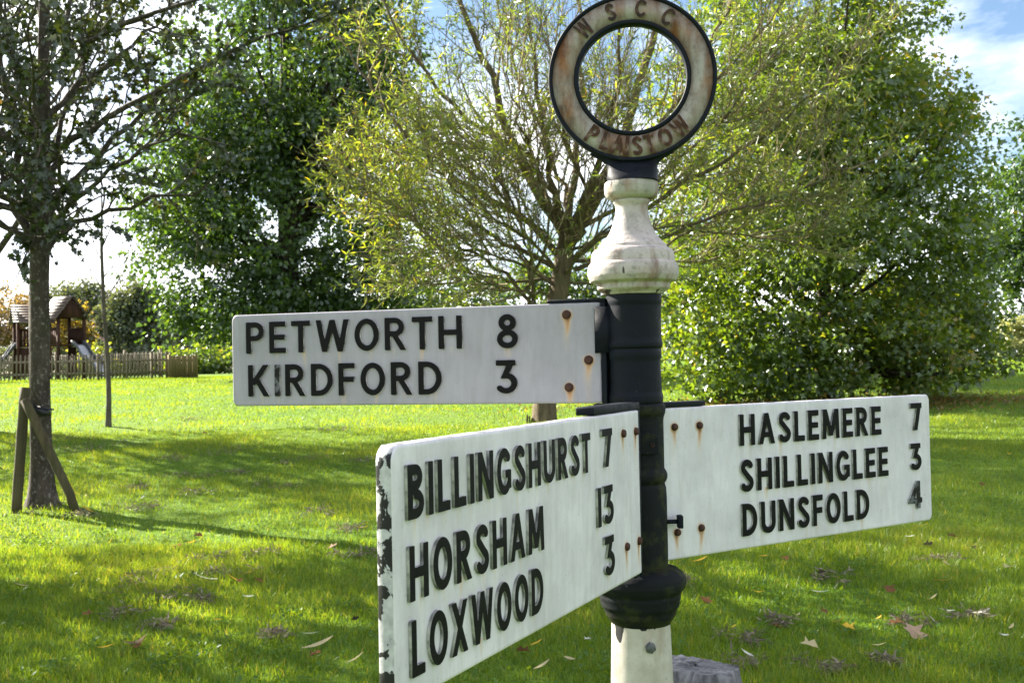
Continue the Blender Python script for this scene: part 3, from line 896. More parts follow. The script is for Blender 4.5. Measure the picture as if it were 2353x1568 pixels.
# hexagonal bolt low on the white shaft
V, q, t = lathe([(.0118, 0), (.0118, .007), (.0100, .0085), (.0004, .0085)], 6)
hx = obj('hexagon_bolt', mesh_np('hexagon_bolt', V, [q, t]), MT['bolt_grey'], post)
hx.location = (.012, -.0625, vz(1466)); hx.rotation_euler = (math.pi / 2, .3, 0)

# ------------------------------------------------------------------ trees
LEAF = {   # outline points (along, across, lift) and faces, unit length
    'rhomb': (np.array([(0, 0, 0), (.45, .34, .07), (1, 0, -.05), (.45, -.34, .07)]), [(0, 2, 1), (0, 3, 2)]),
    'lance': (np.array([(0, 0, 0), (.42, .085, .02), (1, 0, -.10), (.42, -.085, .02)]), [(0, 2, 1), (0, 3, 2)]),
    'trident': (np.array([(0, 0, 0), (.36, .50, .07), (.52, .17, .0), (1, 0, -.06), (.52, -.17, .0), (.36, -.50, .07)]), [(0, 2, 1), (0, 3, 2), (0, 4, 3), (0, 5, 4)]),
    'lobed': (np.array([(0, 0, 0), (.10, .38, .05), (.42, .24, .02), (.62, .50, .06), (.68, .17, 0), (1, 0, -.06), (.68, -.17, 0), (.62, -.50, .06), (.42, -.24, .02), (.10, -.38, .05)]),
              [(0, 2, 1), (0, 4, 2), (2, 4, 3), (0, 5, 4), (0, 6, 5), (0, 8, 6), (8, 7, 6), (0, 9, 8)]),
}
def unit(a): return a / (np.linalg.norm(a, axis=-1, keepdims=True) + 1e-9)

def leaves_mesh(name, P, A, size, kind, rg, tint, droop=.25, flat=.5):
    """one leaf at each P pointing along A (n,3)"""
    n = len(P)
    A = unit(A + rg.normal(0, .45, (n, 3)) + np.array([0, 0, -droop]))
    N = unit(rg.normal(0, 1, (n, 3)) * (1 - flat) + np.array([0, 0, 1.0]) * flat)
    S = unit(np.cross(A, N)); N = np.cross(S, A)
    T, F = LEAF[kind]
    sz = size * rg.uniform(.6, 1.25, n)
    V = P[:, None, :] + sz[:, None, None] * (T[None, :, 0:1] * A[:, None, :] + T[None, :, 1:2] * S[:, None, :] + T[None, :, 2:3] * N[:, None, :])
    k = len(T)
    F = (np.arange(n)[:, None, None] * k + np.array(F)[None]).reshape(-1, 3)
    return mesh_np(name, V.reshape(-1, 3), F, {'tint': np.repeat(np.clip(tint, 0, 1), k)})

class Grow:
    """branch paths grown from limbs; leaves sit on the last twigs"""
    def __init__(s, seed): s.rg = np.random.RandomState(seed); s.paths = []; s.lp = []; s.la = []
    def path(s, p, d, L, n, wig, trop):
        pts = [np.array(p, float)]; d = unit(np.array(d, float))
        for i in range(n):
            d = unit(d + s.rg.normal(0, wig, 3) + np.array([0, 0, trop]))
            pts.append(pts[-1] + d * L / n)
        return np.array(pts)
    def add(s, pts, r0, r1, sides, lvl): s.paths.append((pts, np.linspace(r0, r1, len(pts)), sides, lvl))
    def side(s, pts, t):
        f = t * (len(pts) - 1); i = min(int(f), len(pts) - 2)
        p = pts[i] + (pts[i + 1] - pts[i]) * (f - i)
        return p, unit(pts[i + 1] - pts[i])
    def child_dir(s, d, ang, bias=None):
        rnd = s.rg.normal(0, 1, 3)
        if bias is not None: rnd = rnd + bias
        sd = unit(np.cross(d, unit(rnd))); 
        return unit(d * math.cos(ang) + sd * math.sin(ang))
    def fork(s, pts, r, lvls, lvl=0, t0=.15):
        """lvls: list of dict(n, L, ang, wig, trop, r, leaves)"""
        c = lvls[lvl]
        k = max(1, int(round(c['n'] * s.rg.uniform(.8, 1.2))))
        for t in np.sort(s.rg.uniform(t0, 1.0, k)):
            p, d = s.side(pts, t)
            L = c['L'] * s.rg.uniform(.6, 1.25) * (1.15 - .45 * t)
            ch = s.path(p, s.child_dir(d, math.radians(c['ang'] * s.rg.uniform(.6, 1.35))), L, c.get('seg', 5), c['wig'], c['trop'])
            s.add(ch, c['r'], c['r'] * .35, c.get('sides', 4), lvl)
            if lvl + 1 < len(lvls): s.fork(ch, c['r'], lvls, lvl + 1, .2)
            else:
                m_ = s.rg.poisson(c['leaves'])
                for tt in s.rg.uniform(.1, 1.0, m_):
                    q, dd = s.side(ch, tt)
                    s.lp.append(q); s.la.append(s.child_dir(dd, math.radians(50)))
    def tubes(s, lo, hi):
        b = MB()
        for pts, r, k, lv in s.paths:
            if lo <= lv <= hi: b.tube(pts, r, k, cap=False)
        return b

def trunk_tube(pts, r, flare=1.5, k=14, n=26, seed=0):
    p = spline(pts, n)
    rr = np.interp(np.linspace(0, 1, n), np.linspace(0, 1, len(r)), r)
    hgt = p[:, 2] - p[0, 2]
    rr = rr * (1 + (flare - 1) * np.exp(-hgt / .16))
    rg = np.random.RandomState(seed)
    b = MB()
    V, q, _ = tube_np(p, rr, k)
    V = V.reshape(n, k, 3); c = p[:, None, :]
    V = c + (V - c) * (1 + .06 * np.sin(np.arange(k)[None, :] * 2.1 + hgt[:, None] * 3) + rg.normal(0, .015, (n, k)))[..., None]
    b.add(V.reshape(-1, 3), q)
    return b, p, rr

def tint_from(P, rg, base=.35, amp=.25, rnd=.18, scale=.9, k=0.0):
    """leaf colour varies from clump to clump and from leaf to leaf"""
    w = np.sin(P[:, 0] * scale * 1.7 + k) + np.sin(P[:, 1] * scale * 1.3 + 2 * k) + np.sin(P[:, 2] * scale * 2.1 + 3 * k)
    return base + amp * w / 3 + rg.normal(0, rnd, len(P))

# --- young broadleaf by the left edge, with its stakes
b0 = on_ground(97, 1163)
tree = empty('young_tree', b0, label='young broadleaf tree with dark leaves and two wooden stakes at its foot', cat='tree')
P_ = lambda x, y, d=b0[1]: at(x, y, d) - b0
tb, tp, tr = trunk_tube([(0, 0, -.05), P_(94, 1000), P_(91, 800), P_(90, 620), P_(93, 480), P_(98, 300), P_(100, 120), P_(104, -80), P_(112, -300), P_(118, -520)],
                        [.108, .096, .092, .090, .098, .070, .055, .045, .03, .012], 1.75, 16, 40, 4)
tb.build('trunk', MT['bark_maple'], tree, True)
G = Grow(21)
LIMBS = [((88, 590), [(70, 556), (40, 540), (-30, 470), (-140, 380)], .045, -.3), ((86, 575), [(66, 520), (40, 450), (0, 395), (-60, 250)], .05, .2), ((92, 520), [(72, 490), (52, 440), (36, 330), (10, 200), (-30, 40)], .05, -.3),
         ((100, 585), [(120, 560), (165, 520), (240, 490), (360, 455), (480, 440)], .042, .3), ((100, 560), [(125, 520), (170, 470), (250, 400), (330, 330), (420, 300)], .036, -.5), ((102, 500), [(140, 450), (200, 380), (290, 290), (380, 200), (520, 130)], .045, .2),
         ((100, 440), [(122, 400), (130, 330), (160, 240), (190, 140), (230, 20)], .042, .5), ((100, 380), [(160, 330), (260, 270), (400, 190), (560, 110), (720, 60)], .04, -.3), ((98, 350), [(60, 300), (20, 220), (-40, 120)], .035, .5),
         ((100, 280), [(160, 210), (250, 140), (350, 60), (450, -60)], .035, .6), ((101, 240), [(60, 180), (20, 90), (-10, -40)], .03, -.5), ((102, 180), [(180, 110), (320, 40), (500, -20), (640, -60)], .032, -.6),
         ((103, 120), [(150, 20), (190, -120), (240, -260)], .03, .3), ((104, 60), [(60, -60), (0, -200), (-60, -320)], .028, .3), ((106, 0), [(200, -90), (330, -200), (430, -330)], .028, 0.), ((110, -120), [(180, -260), (230, -420)], .022, -.3),
         ((95, 460), [(110, 430), (130, 420), (150, 330), (175, 250)], .03, -1.2), ((95, 430), [(80, 380), (90, 300), (70, 200), (60, 60)], .03, -1.4), ((99, 330), [(120, 280), (150, 250), (200, 200), (250, 120)], .028, 1.3), ((104, 30), [(110, -60), (150, -200), (170, -330)], .025, 1.2), ((88, 560), [(20, 480), (-120, 400), (-280, 300), (-420, 240)], .045, .2), ((92, 420), [(20, 330), (-120, 220), (-300, 120), (-460, 40)], .045, -.3), ((96, 300), [(0, 180), (-140, 40), (-300, -80)], .04, .3), ((88, 520), [(0, 430), (-150, 330), (-330, 220)], .04, -.8)]
for s_, pts, r, dz in LIMBS:
    dl = np.linspace(0, 1, len(pts) + 1)
    pp = spline([P_(*s_)] + [P_(x, y, b0[1] + dz * 2.0 * t) for (x, y), t in zip(pts, dl[1:])], 14)
    pp[2:] += G.rg.normal(0, .025, pp[2:].shape)
    G.add(pp, r, r * .25, 7, -1)
    G.fork(pp, r * .5, [dict(n=8, L=.95, ang=45, wig=.16, trop=.03, r=.011, sides=4, seg=6), dict(n=6, L=.45, ang=48, wig=.2, trop=.02, r=.005, sides=3, seg=4, leaves=12)])
G.tubes(-1, 0).build('limbs', MT['bark_maple'], tree, True)
G.tubes(1, 9).build('twigs', MT['bark_dark'], tree, False)
lp, la = np.array(G.lp), np.array(G.la)
obj('crown', leaves_mesh('crown', lp, la, .064, 'lobed', G.rg, tint_from(lp, G.rg, .4, .25, .2), .35, .35), MT['plane_leaf'], tree)

def stake(a, c, r, label):
    a, c = np.array(a), np.array(c)
    rg = np.random.RandomState(int(r * 1e4))
    st = empty('tree_stake', a, label=label, cat='stake', group='stakes at the foot of the young tree')
    b = MB(); p = np.linspace(0, 1, 9)[:, None] * (c - a)[None]
    p = p + np.array([0, 0, -.08]) * (np.arange(9)[:, None] == 0)
    b.tube(p, r * (1 + rg.normal(0, .02, 9)), 14)
    b.build('post', MT['stake'], st, False)
    return st
stake(at(37, 1178, b0[1] - .35), at(58, 890, b0[1] - .22), .047, 'upright round wooden stake left of the young tree trunk')
sk = stake(at(176, 1166, b0[1] - .45), at(57, 918, b0[1] - .33), .042, 'slanting round wooden stake leaning across the young tree trunk')
# rubber tie round the trunk
tie = empty('tree_tie', at(85, 945, b0[1] - .2), label='black rubber tree tie strapping the young trunk to its stake', cat='tree tie')
o0 = np.array(tie.location)
T_ = lambda x, y, d=0.: at(x, y, b0[1] + d) - o0
b = MB()
for (pa, pb, w_) in ((T_(56, 918, -.28), T_(84, 938, -.13), .05), (T_(84, 938, -.13), T_(110, 942, -.14), .055), (T_(110, 942, -.14), T_(118, 948, .02), .05), (T_(62, 925, -.2), T_(70, 940, .12), .05), (T_(70, 940, .12), T_(112, 945, .13), .05)):
    b.beam(pa, pb, .008, w_)
b.build('strap', MT['rubber'], tie)
b = MB(); b.beam(T_(70, 938, -.17), T_(110, 950, -.17), .035, .055); b.build('buffer', MT['rubber'], tie)
b = MB(); b.tube([T_(72, 933, -.16), T_(100, 938, -.16), T_(124, 940, -.13)], [.009, .010, .007], 8); b.build('strap_end', MT['rubber'], tie)

# --- thin sapling behind it
s0 = on_ground(249, 980)
sap = empty('sapling', s0, label='thin bare sapling standing alone on the sunlit grass', cat='tree')
P_ = lambda x, y, d=s0[1]: at(x, y, d) - s0
tb, tp, tr = trunk_tube([(0, 0, -.04), P_(250, 900), P_(245, 800), P_(239, 720), P_(236, 640), P_(233, 560), P_(234, 480), P_(231, 400)], [.046, .040, .036, .034, .030, .024, .014, .006], 1.35, 10, 30, 9)
tb.build('trunk', MT['bark_grey'], sap, True)
G = Grow(5)
for s_, pts in [((240, 735), [(215, 712), (180, 690)]), ((238, 700), [(262, 660), (285, 620), (300, 560)]), ((237, 670), [(215, 630), (190, 590)]), ((235, 640), [(262, 610), (300, 585), (330, 560)]), ((234, 600), [(215, 560), (205, 500)]), ((234, 570), [(255, 520), (270, 460)]), ((241, 760), [(222, 742), (205, 735)]), ((237, 690), [(270, 650), (312, 632)])]:
    pp = spline([P_(*s_)] + [P_(x, y, s0[1] + G.rg.normal(0, .25)) for x, y in pts], 8)
    G.add(pp, .012, .004, 4, 0)
    G.fork(pp, .005, [dict(n=6, L=.55, ang=35, wig=.12, trop=.12, r=.004, sides=3, leaves=1.6)])
G.tubes(-1, 9).build('branches', MT['bark_grey'], sap)
lp, la = np.array(G.lp), np.array(G.la)
obj('crown', leaves_mesh('crown', lp, la, .075, 'rhomb', G.rg, tint_from(lp, G.rg), .3), MT['plane_leaf'], sap)

# --- willow behind the post
w0 = on_ground(1250, 972)
wil = empty('willow_tree', w0, label='willow with a fan of thin branches and narrow yellow green leaves behind the signpost', cat='tree')
P_ = lambda x, y, d=0.: at(x, y, w0[1] + d) - w0
tb, tp, tr = trunk_tube([(0, 0, -.05), P_(1252, 900), P_(1262, 780), P_(1285, 660), P_(1300, 560), P_(1303, 500)], [.185, .175, .165, .15, .135, .11], 1.25, 16, 30, 6)
tb.build('trunk', MT['bark_willow'], wil, True)
G = Grow(33)
WL = [([(1300, 540), (1230, 430), (1175, 320), (1140, 200), (1080, 60), (1020, -120), (980, -330)], .090, -.6), ([(1300, 560), (1370, 460), (1425, 340), (1462, 220), (1500, 80), (1545, -120), (1580, -350)], .115, .6),
      ([(1295, 600), (1200, 500), (1090, 440), (970, 350), (870, 240), (800, 110)], .06, .6), ([(1225, 700), (1130, 610), (1020, 540), (900, 470), (800, 380)], .035, -.9), ([(1310, 600), (1420, 520), (1560, 425), (1720, 340), (1870, 210), (1990, 90)], .05, -1.2),
      ([(1320, 620), (1470, 560), (1640, 500), (1810, 450), (1950, 380)], .04, -1.6), ([(1300, 520), (1325, 380), (1335, 200), (1325, 0), (1300, -250)], .07, 1.2), ([(1300, 540), (1262, 400), (1240, 230), (1215, 30), (1190, -250)], .06, -1.3),
      ([(1395, 420), (1520, 300), (1640, 190), (1760, 60), (1880, -120)], .055, .8), ([(1215, 700), (1218, 640), (1262, 545), (1240, 400), (1180, 250)], .035, -1.5), ([(1290, 620), (1180, 570), (1060, 500), (930, 420), (830, 300)], .045, 1.4),
      ([(1300, 580), (1400, 540), (1560, 520), (1720, 540), (1830, 560)], .03, -1.0), ([(1310, 560), (1390, 380), (1480, 330), (1620, 120), (1700, -60), (1760, -250)], .055, 1.6), ([(1300, 560), (1200, 360), (1060, 260), (930, 100), (850, -80)], .06, .3),
      ([(1280, 640), (1150, 640), (1010, 610), (900, 560)], .03, .6), ([(1296, 600), (1330, 480), (1400, 300), (1420, 120), (1410, -100)], .06, -1.7), ([(1290, 650), (1380, 640), (1480, 600), (1620, 600)], .025, .8), ([(1300, 560), (1290, 420), (1170, 120), (1110, -120)], .05, 1.8),
      ([(1290, 640), (1230, 560), (1130, 500), (1040, 430), (960, 340)], .03, -2.0), ([(1280, 660), (1200, 610), (1100, 580), (1000, 560), (930, 520)], .026, -1.6), ([(1300, 600), (1290, 480), (1230, 380), (1190, 280), (1160, 160)], .035, -2.2), ([(1300, 600), (1340, 500), (1360, 420), (1380, 330), (1400, 240)], .035, -2.3),
      ([(1290, 640), (1330, 580), (1400, 520), (1480, 470), (1560, 400)], .03, -2.2), ([(1270, 680), (1190, 670), (1110, 650), (1040, 640)], .022, -1.2), ([(1225, 690), (1215, 600), (1190, 500), (1140, 400), (1090, 330)], .03, -1.8), ([(1290, 620), (1250, 540), (1160, 470), (1100, 380), (1010, 290)], .03, 1.0),
      ([(1290, 650), (1250, 640), (1180, 560), (1080, 520), (990, 470)], .024, 1.6), ([(1310, 560), (1350, 440), (1300, 330), (1290, 210), (1270, 80)], .04, -1.0), ([(1310, 600), (1440, 590), (1580, 540), (1700, 450), (1800, 330)], .035, .9), ([(1340, 520), (1480, 440), (1600, 330), (1700, 220), (1820, 60)], .04, -.8)]
for pts, r, dz in WL:
    pp = spline([P_(x, y, dz * k / (len(pts) - 1)) for k, (x, y) in enumerate(pts)], 18)
    pp[2:] += G.rg.normal(0, .03, pp[2:].shape)
    G.add(pp, r, r * .22, 8, -1)
    G.fork(pp, r, [dict(n=17, L=1.5, ang=34, wig=.11, trop=.07, r=.014, sides=4, seg=7), dict(n=11, L=.85, ang=32, wig=.12, trop=.06, r=.0055, sides=3, seg=5, leaves=9)], 0, .22)
G.tubes(-1, -1).build('limbs', MT['bark_willow'], wil, True)
G.tubes(0, 9).build('branches', MT['twig_willow'], wil, False)
lp, la = np.array(G.lp), np.array(G.la)
keep = G.rg.rand(len(lp)) < np.clip(.15 + .75 * np.hypot(lp[:, 0] - .6, lp[:, 1] * .6) / 2.6, .15, .85)
lp, la = lp[keep], la[keep]
obj('crown', leaves_mesh('crown', lp, la, .135, 'lance', G.rg, tint_from(lp, G.rg, .40, .2, .22), .15, .2), MT['willow_leaf'], wil)
print('willow leaves', len(lp))
# short stakes beside the willow
wk = empty('willow_stake', on_ground(1214, 974), label='low split wooden stake beside the willow trunk', cat='stake')
b = MB(); b.box((-.035, -.02, -.05), (-.004, .02, .15)); b.box((.006, -.018, -.05), (.03, .02, .13)); b.build('stake', MT['stake'], wk)

# --- dense crowns made of leafy clumps
def clump_tree(name, label, base, lobes, trunk_h, trunk_r, nclump, nleaf, leaf, kind, lmat, bmat, seed, group=None, spread=.55, shell=.45, nlimb=26, flat=.45, lean=(0, 0), tint=(.4, .25, .18), tk=0.0, cat='tree', floor=.15):
    """lobes: (dx, dy, z, rx, ry, rz) ellipsoids over the base; clumps sit mostly near their surface"""
    rg = np.random.RandomState(seed)
    t = empty(name, base, label=label, cat=cat, group=group)
    lb = np.array(lobes, float)
    vol = (lb[:, 3] * lb[:, 4] * lb[:, 5]) ** .72
    pick = rg.choice(len(lb), nclump, p=vol / vol.sum())
    d = unit(rg.normal(0, 1, (nclump, 3)))
    rad = shell + (1.04 - shell) * rg.rand(nclump) ** .6
    rad *= 1 + .12 * np.sin(d[:, 0] * 5 + seed) * np.sin(d[:, 2] * 6 + d[:, 1] * 4)
    C = lb[pick, :3] + d * rad[:, None] * lb[pick, 3:]
    C = C[C[:, 2] > floor]
    if trunk_h > 0:
        tb, p, r = trunk_tube([(0, 0, -.1), (lean[0] * .2, lean[1] * .2, trunk_h * .3), (lean[0] * .5, lean[1] * .5, trunk_h * .65), (lean[0], lean[1], trunk_h)], [trunk_r, trunk_r * .85, trunk_r * .6, trunk_r * .2], 1.3, 12, 18, seed)
        tb.build('trunk', bmat, t, True)
        b = MB()
        for c in C[rg.permutation(len(C))[:nlimb]]:
            hk = np.clip(c[2] * rg.uniform(.35, .75), trunk_h * .12, trunk_h * .95)
            k = int(np.argmin(np.abs(p[:, 2] - hk)))
            mid = p[k] * .45 + c * .55 + np.array([0, 0, -.12 * np.linalg.norm(c - p[k])]) + rg.normal(0, .12, 3)
            b.tube(spline([p[k], mid, c], 9), np.linspace(r[k] * .42, .012, 9), 5, cap=False)
        b.build('limbs', bmat, t, True)
    n = rg.poisson(nleaf, len(C))
    ci = np.repeat(np.arange(len(C)), n)
    off = unit(rg.normal(0, 1, (len(ci), 3))) * (rg.rand(len(ci)) ** .5)[:, None]
    sp = spread * rg.uniform(.6, 1.3, len(C))
    P = C[ci] + off * sp[ci][:, None] * np.array([1, 1, .62])
    A = unit(off + np.array([0, 0, -.2]))
    ok = P[:, 2] > floor * .4
    P, A = P[ok], A[ok]
    tn = tint_from(P, rg, *tint, scale=.7, k=tk) + rg.normal(0, .10, len(C))[ci][ok]
    obj('crown', leaves_mesh('crown', P, A, leaf, kind, rg, tn, .3, flat), lmat, t)
    return t

gp = ground_pt
# broad bushy tree right of the post
clump_tree('bushy_maple', 'broad bushy maple with foliage down to the ground right of the signpost', gp(1895, 21.0),
           [(0, 0, 3.6, 3.1, 2.9, 3.4), (-1.6, -.4, 2.2, 2.0, 2.0, 2.2), (1.4, .2, 2.6, 1.9, 2.0, 2.5), (0, .4, 7.2, 2.4, 2.3, 3.2), (-.9, 0, 5.4, 2.4, 2.3, 2.5), (.9, 0, 5.2, 1.95, 2.2, 2.6), (2.0, .4, 1.2, 1.3, 1.4, 1.2), (-2.2, -.6, 1.0, 1.4, 1.3, 1.0), (0, -1.6, .9, 2.2, 1.2, .9), (1.6, -1.0, .8, 1.6, 1.3, .9), (-1.6, -1.2, .8, 1.7, 1.2, .8)],
           8.5, .16, 1150, 88, .112, 'trident', MT['maple_leaf'], MT['bark_dark'], 41, spread=.5, nlimb=60, tint=(.5, .25, .2))
# big oak left of the middle
clump_tree('oak_tree', 'large dark oak rising behind the upper left arm', gp(665, 37.0),
           [(0, 0, 6.0, 4.0, 4.0, 4.0), (-2.8, -.5, 3.9, 2.2, 2.6, 2.6), (2.3, 0, 3.9, 1.9, 2.4, 2.4), (.3, 0, 10.5, 4.3, 4.0, 4.2), (-1.8, 0, 8.2, 3.0, 3.0, 3.0), (2.0, .5, 8.6, 2.8, 3.0, 3.4), (-.2, -.5, 2.5, 3.6, 2.6, 1.6), (1.2, 0, 13.6, 3.2, 3.0, 3.0), (3.4, 0, 3.0, 1.9, 2.2, 1.9), (-3.4, 0, 6.0, 1.9, 2.4, 2.2)],
           13, .42, 1250, 70, .185, 'rhomb', MT['oak_leaf'], MT['bark_dark'], 17, spread=.8, nlimb=50, tint=(.35, .25, .18))
# tree whose crown hangs into the upper left corner; it shades the left of the lawn
clump_tree('lime_tree', 'tall tree at the left edge behind the young tree, partly out of the picture', gp(-330, 19.2),
           [(0, 0, 6.4, 2.9, 3.2, 2.7), (-1.0, .5, 9.0, 2.6, 2.6, 2.4), (.3, -1.2, 4.9, 2.2, 2.4, 1.2)],
           8, .2, 250, 62, .12, 'rhomb', MT['plane_leaf'], MT['bark_dark'], 71, spread=.6, nlimb=30, tint=(.5, .2, .2))
clump_tree('lime_tree', 'tall tree whose lower leaves hang in at the top left corner', gp(-60, 17.8),
           [(0, 0, 8.6, 3.0, 3.0, 2.2), (.8, .4, 7.6, 2.6, 2.4, 1.3), (-.8, 0, 10.2, 2.4, 2.4, 1.8)],
           9, .17, 150, 60, .11, 'rhomb', MT['plane_leaf'], MT['bark_maple'], 72, spread=.55, nlimb=30, tint=(.5, .2, .2))
clump_tree('lime_tree', 'unseen leafy tree added outside the left edge to shade the near lawn', gp(-960, 10.9),  # out of view, added only to throw shade over the foreground
           [(0, 0, 5.6, 2.3, 2.3, 2.0), (.3, 0, 7.6, 2.0, 2.0, 1.6)], 7, .15, 240, 70, .11, 'rhomb', MT['plane_leaf'], MT['bark_maple'], 73, spread=.5, nlimb=24, tint=(.5, .2, .2))
# dark tree at the far right edge
clump_tree('edge_tree', 'dark tree cut off by the right edge behind the bushy maple', gp(2420, 36.0),
           [(0, 0, 4.6, 2.6, 2.6, 2.2), (.6, 0, 6.2, 2.6, 2.4, 2.2), (-.9, 0, 3.4, 1.6, 1.8, 1.3)],
           5.5, .22, 260, 70, .17, 'rhomb', MT['oak_leaf'], MT['bark_dark'], 77, spread=.7, nlimb=26, tint=(.2, .2, .2), floor=1.5)
# backdrop trees, each its own
far = [('spreading_tree', 'dark green tree in the gap between the oak and the willow', 985, 46, [(0, 0, 3.0, 2.6, 2.4, 2.2), (-1.3, 0, 2.2, 2, 2, 1.5), (1.5, 0, 2.4, 2.4, 2, 1.9)], 4, 'oak_leaf', 120),
       ('spreading_tree', 'rounded green tree low behind the willow trunk', 1230, 50, [(0, 0, 2.6, 3.2, 2.5, 2.4), (1.8, 0, 3.8, 2.4, 2.4, 2.4)], 4, 'oak_leaf', 150),
       ('spreading_tree', 'green tree behind the signpost collar and the bushy maple', 1500, 48, [(0, 0, 2.6, 3.0, 2.5, 2.5), (1.8, 0, 3.4, 2.6, 2.4, 2.6)], 4, 'maple_leaf', 150),
       ('pine_tree', 'distant dark pine with rounded clumps above the play tower', 178, 86, [(0, 0, 6.0, 2.0, 2, 1.3), (-1.8, 0, 5.2, 1.9, 2, 1.2), (1.4, 0, 4.4, 2.2, 2, 1.9), (-3.4, 0, 4.8, 2.0, 2, 1.0), (.5, 0, 2.8, 2.4, 2, 2.2), (3.4, 0, 3.6, 1.8, 2, 1.5)], 6.5, 'far_leaf', 260),
       ('pine_tree', 'distant tall grey green tree right of the sapling stem', 300, 66, [(0, 0, 2.8, 1.7, 1.8, 2.6), (.1, 0, 4.5, 1.3, 1.5, 1.3), (.9, 0, 2.0, 1.5, 1.6, 1.9), (-.6, 0, 3.4, 1.0, 1.2, 1.2)], 5, 'far_leaf', 220),
       ('autumn_tree', 'golden autumn tree right behind the play towers', 160, 66, [(0, 0, 2.2, 1.4, 1.4, 2.2), (-.9, 0, 2.9, 1.1, 1.1, 1.3), (.7, 0, 1.9, .8, .9, 1.6)], 4, 'autumn_leaf', 70),
       ('tan_tree', 'tan coloured distant tree at the far left edge', 22, 84, [(0, 0, 4.0, 3.0, 2.5, 2.6), (-2.2, 0, 3.2, 2.2, 2, 2.2), (1.6, 0, 2.8, 1.8, 1.8, 2)], 5, 'tan_leaf', 120),
       ('distant_tree', 'grey green tree beyond the fence end, left of the oak', 400, 74, [(0, 0, 2.6, 1.7, 1.8, 2.2), (1.4, 0, 2.0, 1.5, 1.6, 1.7)], 4, 'far_leaf', 90),
       ('distant_tree', 'distant green tree line piece glimpsed under the oak crown', 560, 70, [(0, 0, 2.4, 2.6, 2, 2.2), (2.5, 0, 2.6, 2.6, 2, 2.4), (5, 0, 2.3, 2.6, 2, 2.2)], 4, 'oak_leaf', 150),
       ('distant_tree', 'distant tree behind the bushy maple near the right edge', 2180, 72, [(0, 0, 3.2, 3, 2.4, 2.8), (3.2, 0, 2.6, 2.6, 2, 2.2), (-3.5, 0, 3, 3, 2, 2.8)], 5, 'oak_leaf', 190),
       ('yellow_bush', 'row of yellow green shrubs in the sun left of the oak', 420, 60, [(0, 0, .7, .9, .8, .7), (.9, 0, .9, .8, .7, .9), (1.9, 0, .6, .8, .7, .6), (3, 0, .8, .9, .8, .8)], 0, 'maple_leaf', 44),
       ('yellow_bush', 'yellow green shrub at the foot of the play tower slide', 212, 58, [(0, 0, .9, .7, .6, .9), (.5, 0, .5, .6, .6, .5)], 0, 'yellow_leaf', 24),
       ('pale_bush', 'pale sunlit shrub at the far right edge', 2335, 62, [(0, 0, 1.1, .8, .8, 1.2), (-.9, 0, .8, .7, .6, .9), (.9, 0, 1.0, .7, .6, 1.1)], 0, 'pale_leaf', 46)]
for k, (nm, lab, x, dpt, lob, th, mt, nc) in enumerate(far):
    clump_tree(nm, lab, gp(x, dpt), lob, th, .16, nc, 60, .11 + dpt * .0022, 'rhomb', MT[mt], MT['bark_dark'], 100 + k, spread=.35 + dpt * .006, nlimb=12, cat='tree' if th else 'shrub', floor=.1,
               group='trees far behind the lawn' if th else 'shrubs far behind the lawn', tint=(.45, .2, .22), tk=k)

# clipped hedge behind the playground
hedge = empty('hedge', gp(150, 64), label='grey green hedge running behind the playground fence', cat='hedge')
rg = np.random.RandomState(8)
n = 9000
P = np.stack([rg.uniform(-9, 9.5, n), rg.uniform(-.6, .6, n), np.abs(rg.normal(0, 1, n)) * .0 + rg.rand(n) ** .6 * (1.55 + .25 * np.sin(np.linspace(0, 40, n)))], 1)
obj('foliage', leaves_mesh('foliage', P, unit(rg.normal(0, 1, (n, 3)) + [0, 0, .4]), .24, 'rhomb', rg, tint_from(P, rg, .6, .2, .2), 0, .3), MT['far_leaf'], hedge)
b = MB()
for x in np.arange(-8.6, 9.2, 1.3): b.tube([(x, 0, -.05), (x + .1, .05, .6), (x - .1, 0, 1.25)], [.06, .045, .02], 6)
b.build('stems', MT['bark_dark'], hedge)['kind'] = 'stuff'

# brick building glimpsed between the far trees
h0 = gp(228, 72)
hs = empty('brick_house', h0, 0, 'dark brick building glimpsed between the far trees behind the slide', 'building')
b = MB(); b.box((-.45, 0, -.2), (3.4, 5, 3.15)); b.build('wall', MT['brick'], hs)
b = MB(); b.add([(-.65, -.25, 3.15), (3.6, -.25, 3.15), (3.6, 5.25, 3.15), (-.65, 5.25, 3.15), (.2, 2.5, 3.9), (2.8, 2.5, 3.9)], [(0, 1, 5, 4), (2, 3, 4, 5)], [(1, 2, 5), (3, 0, 4)]); b.build('roof', MT['tile'], hs)

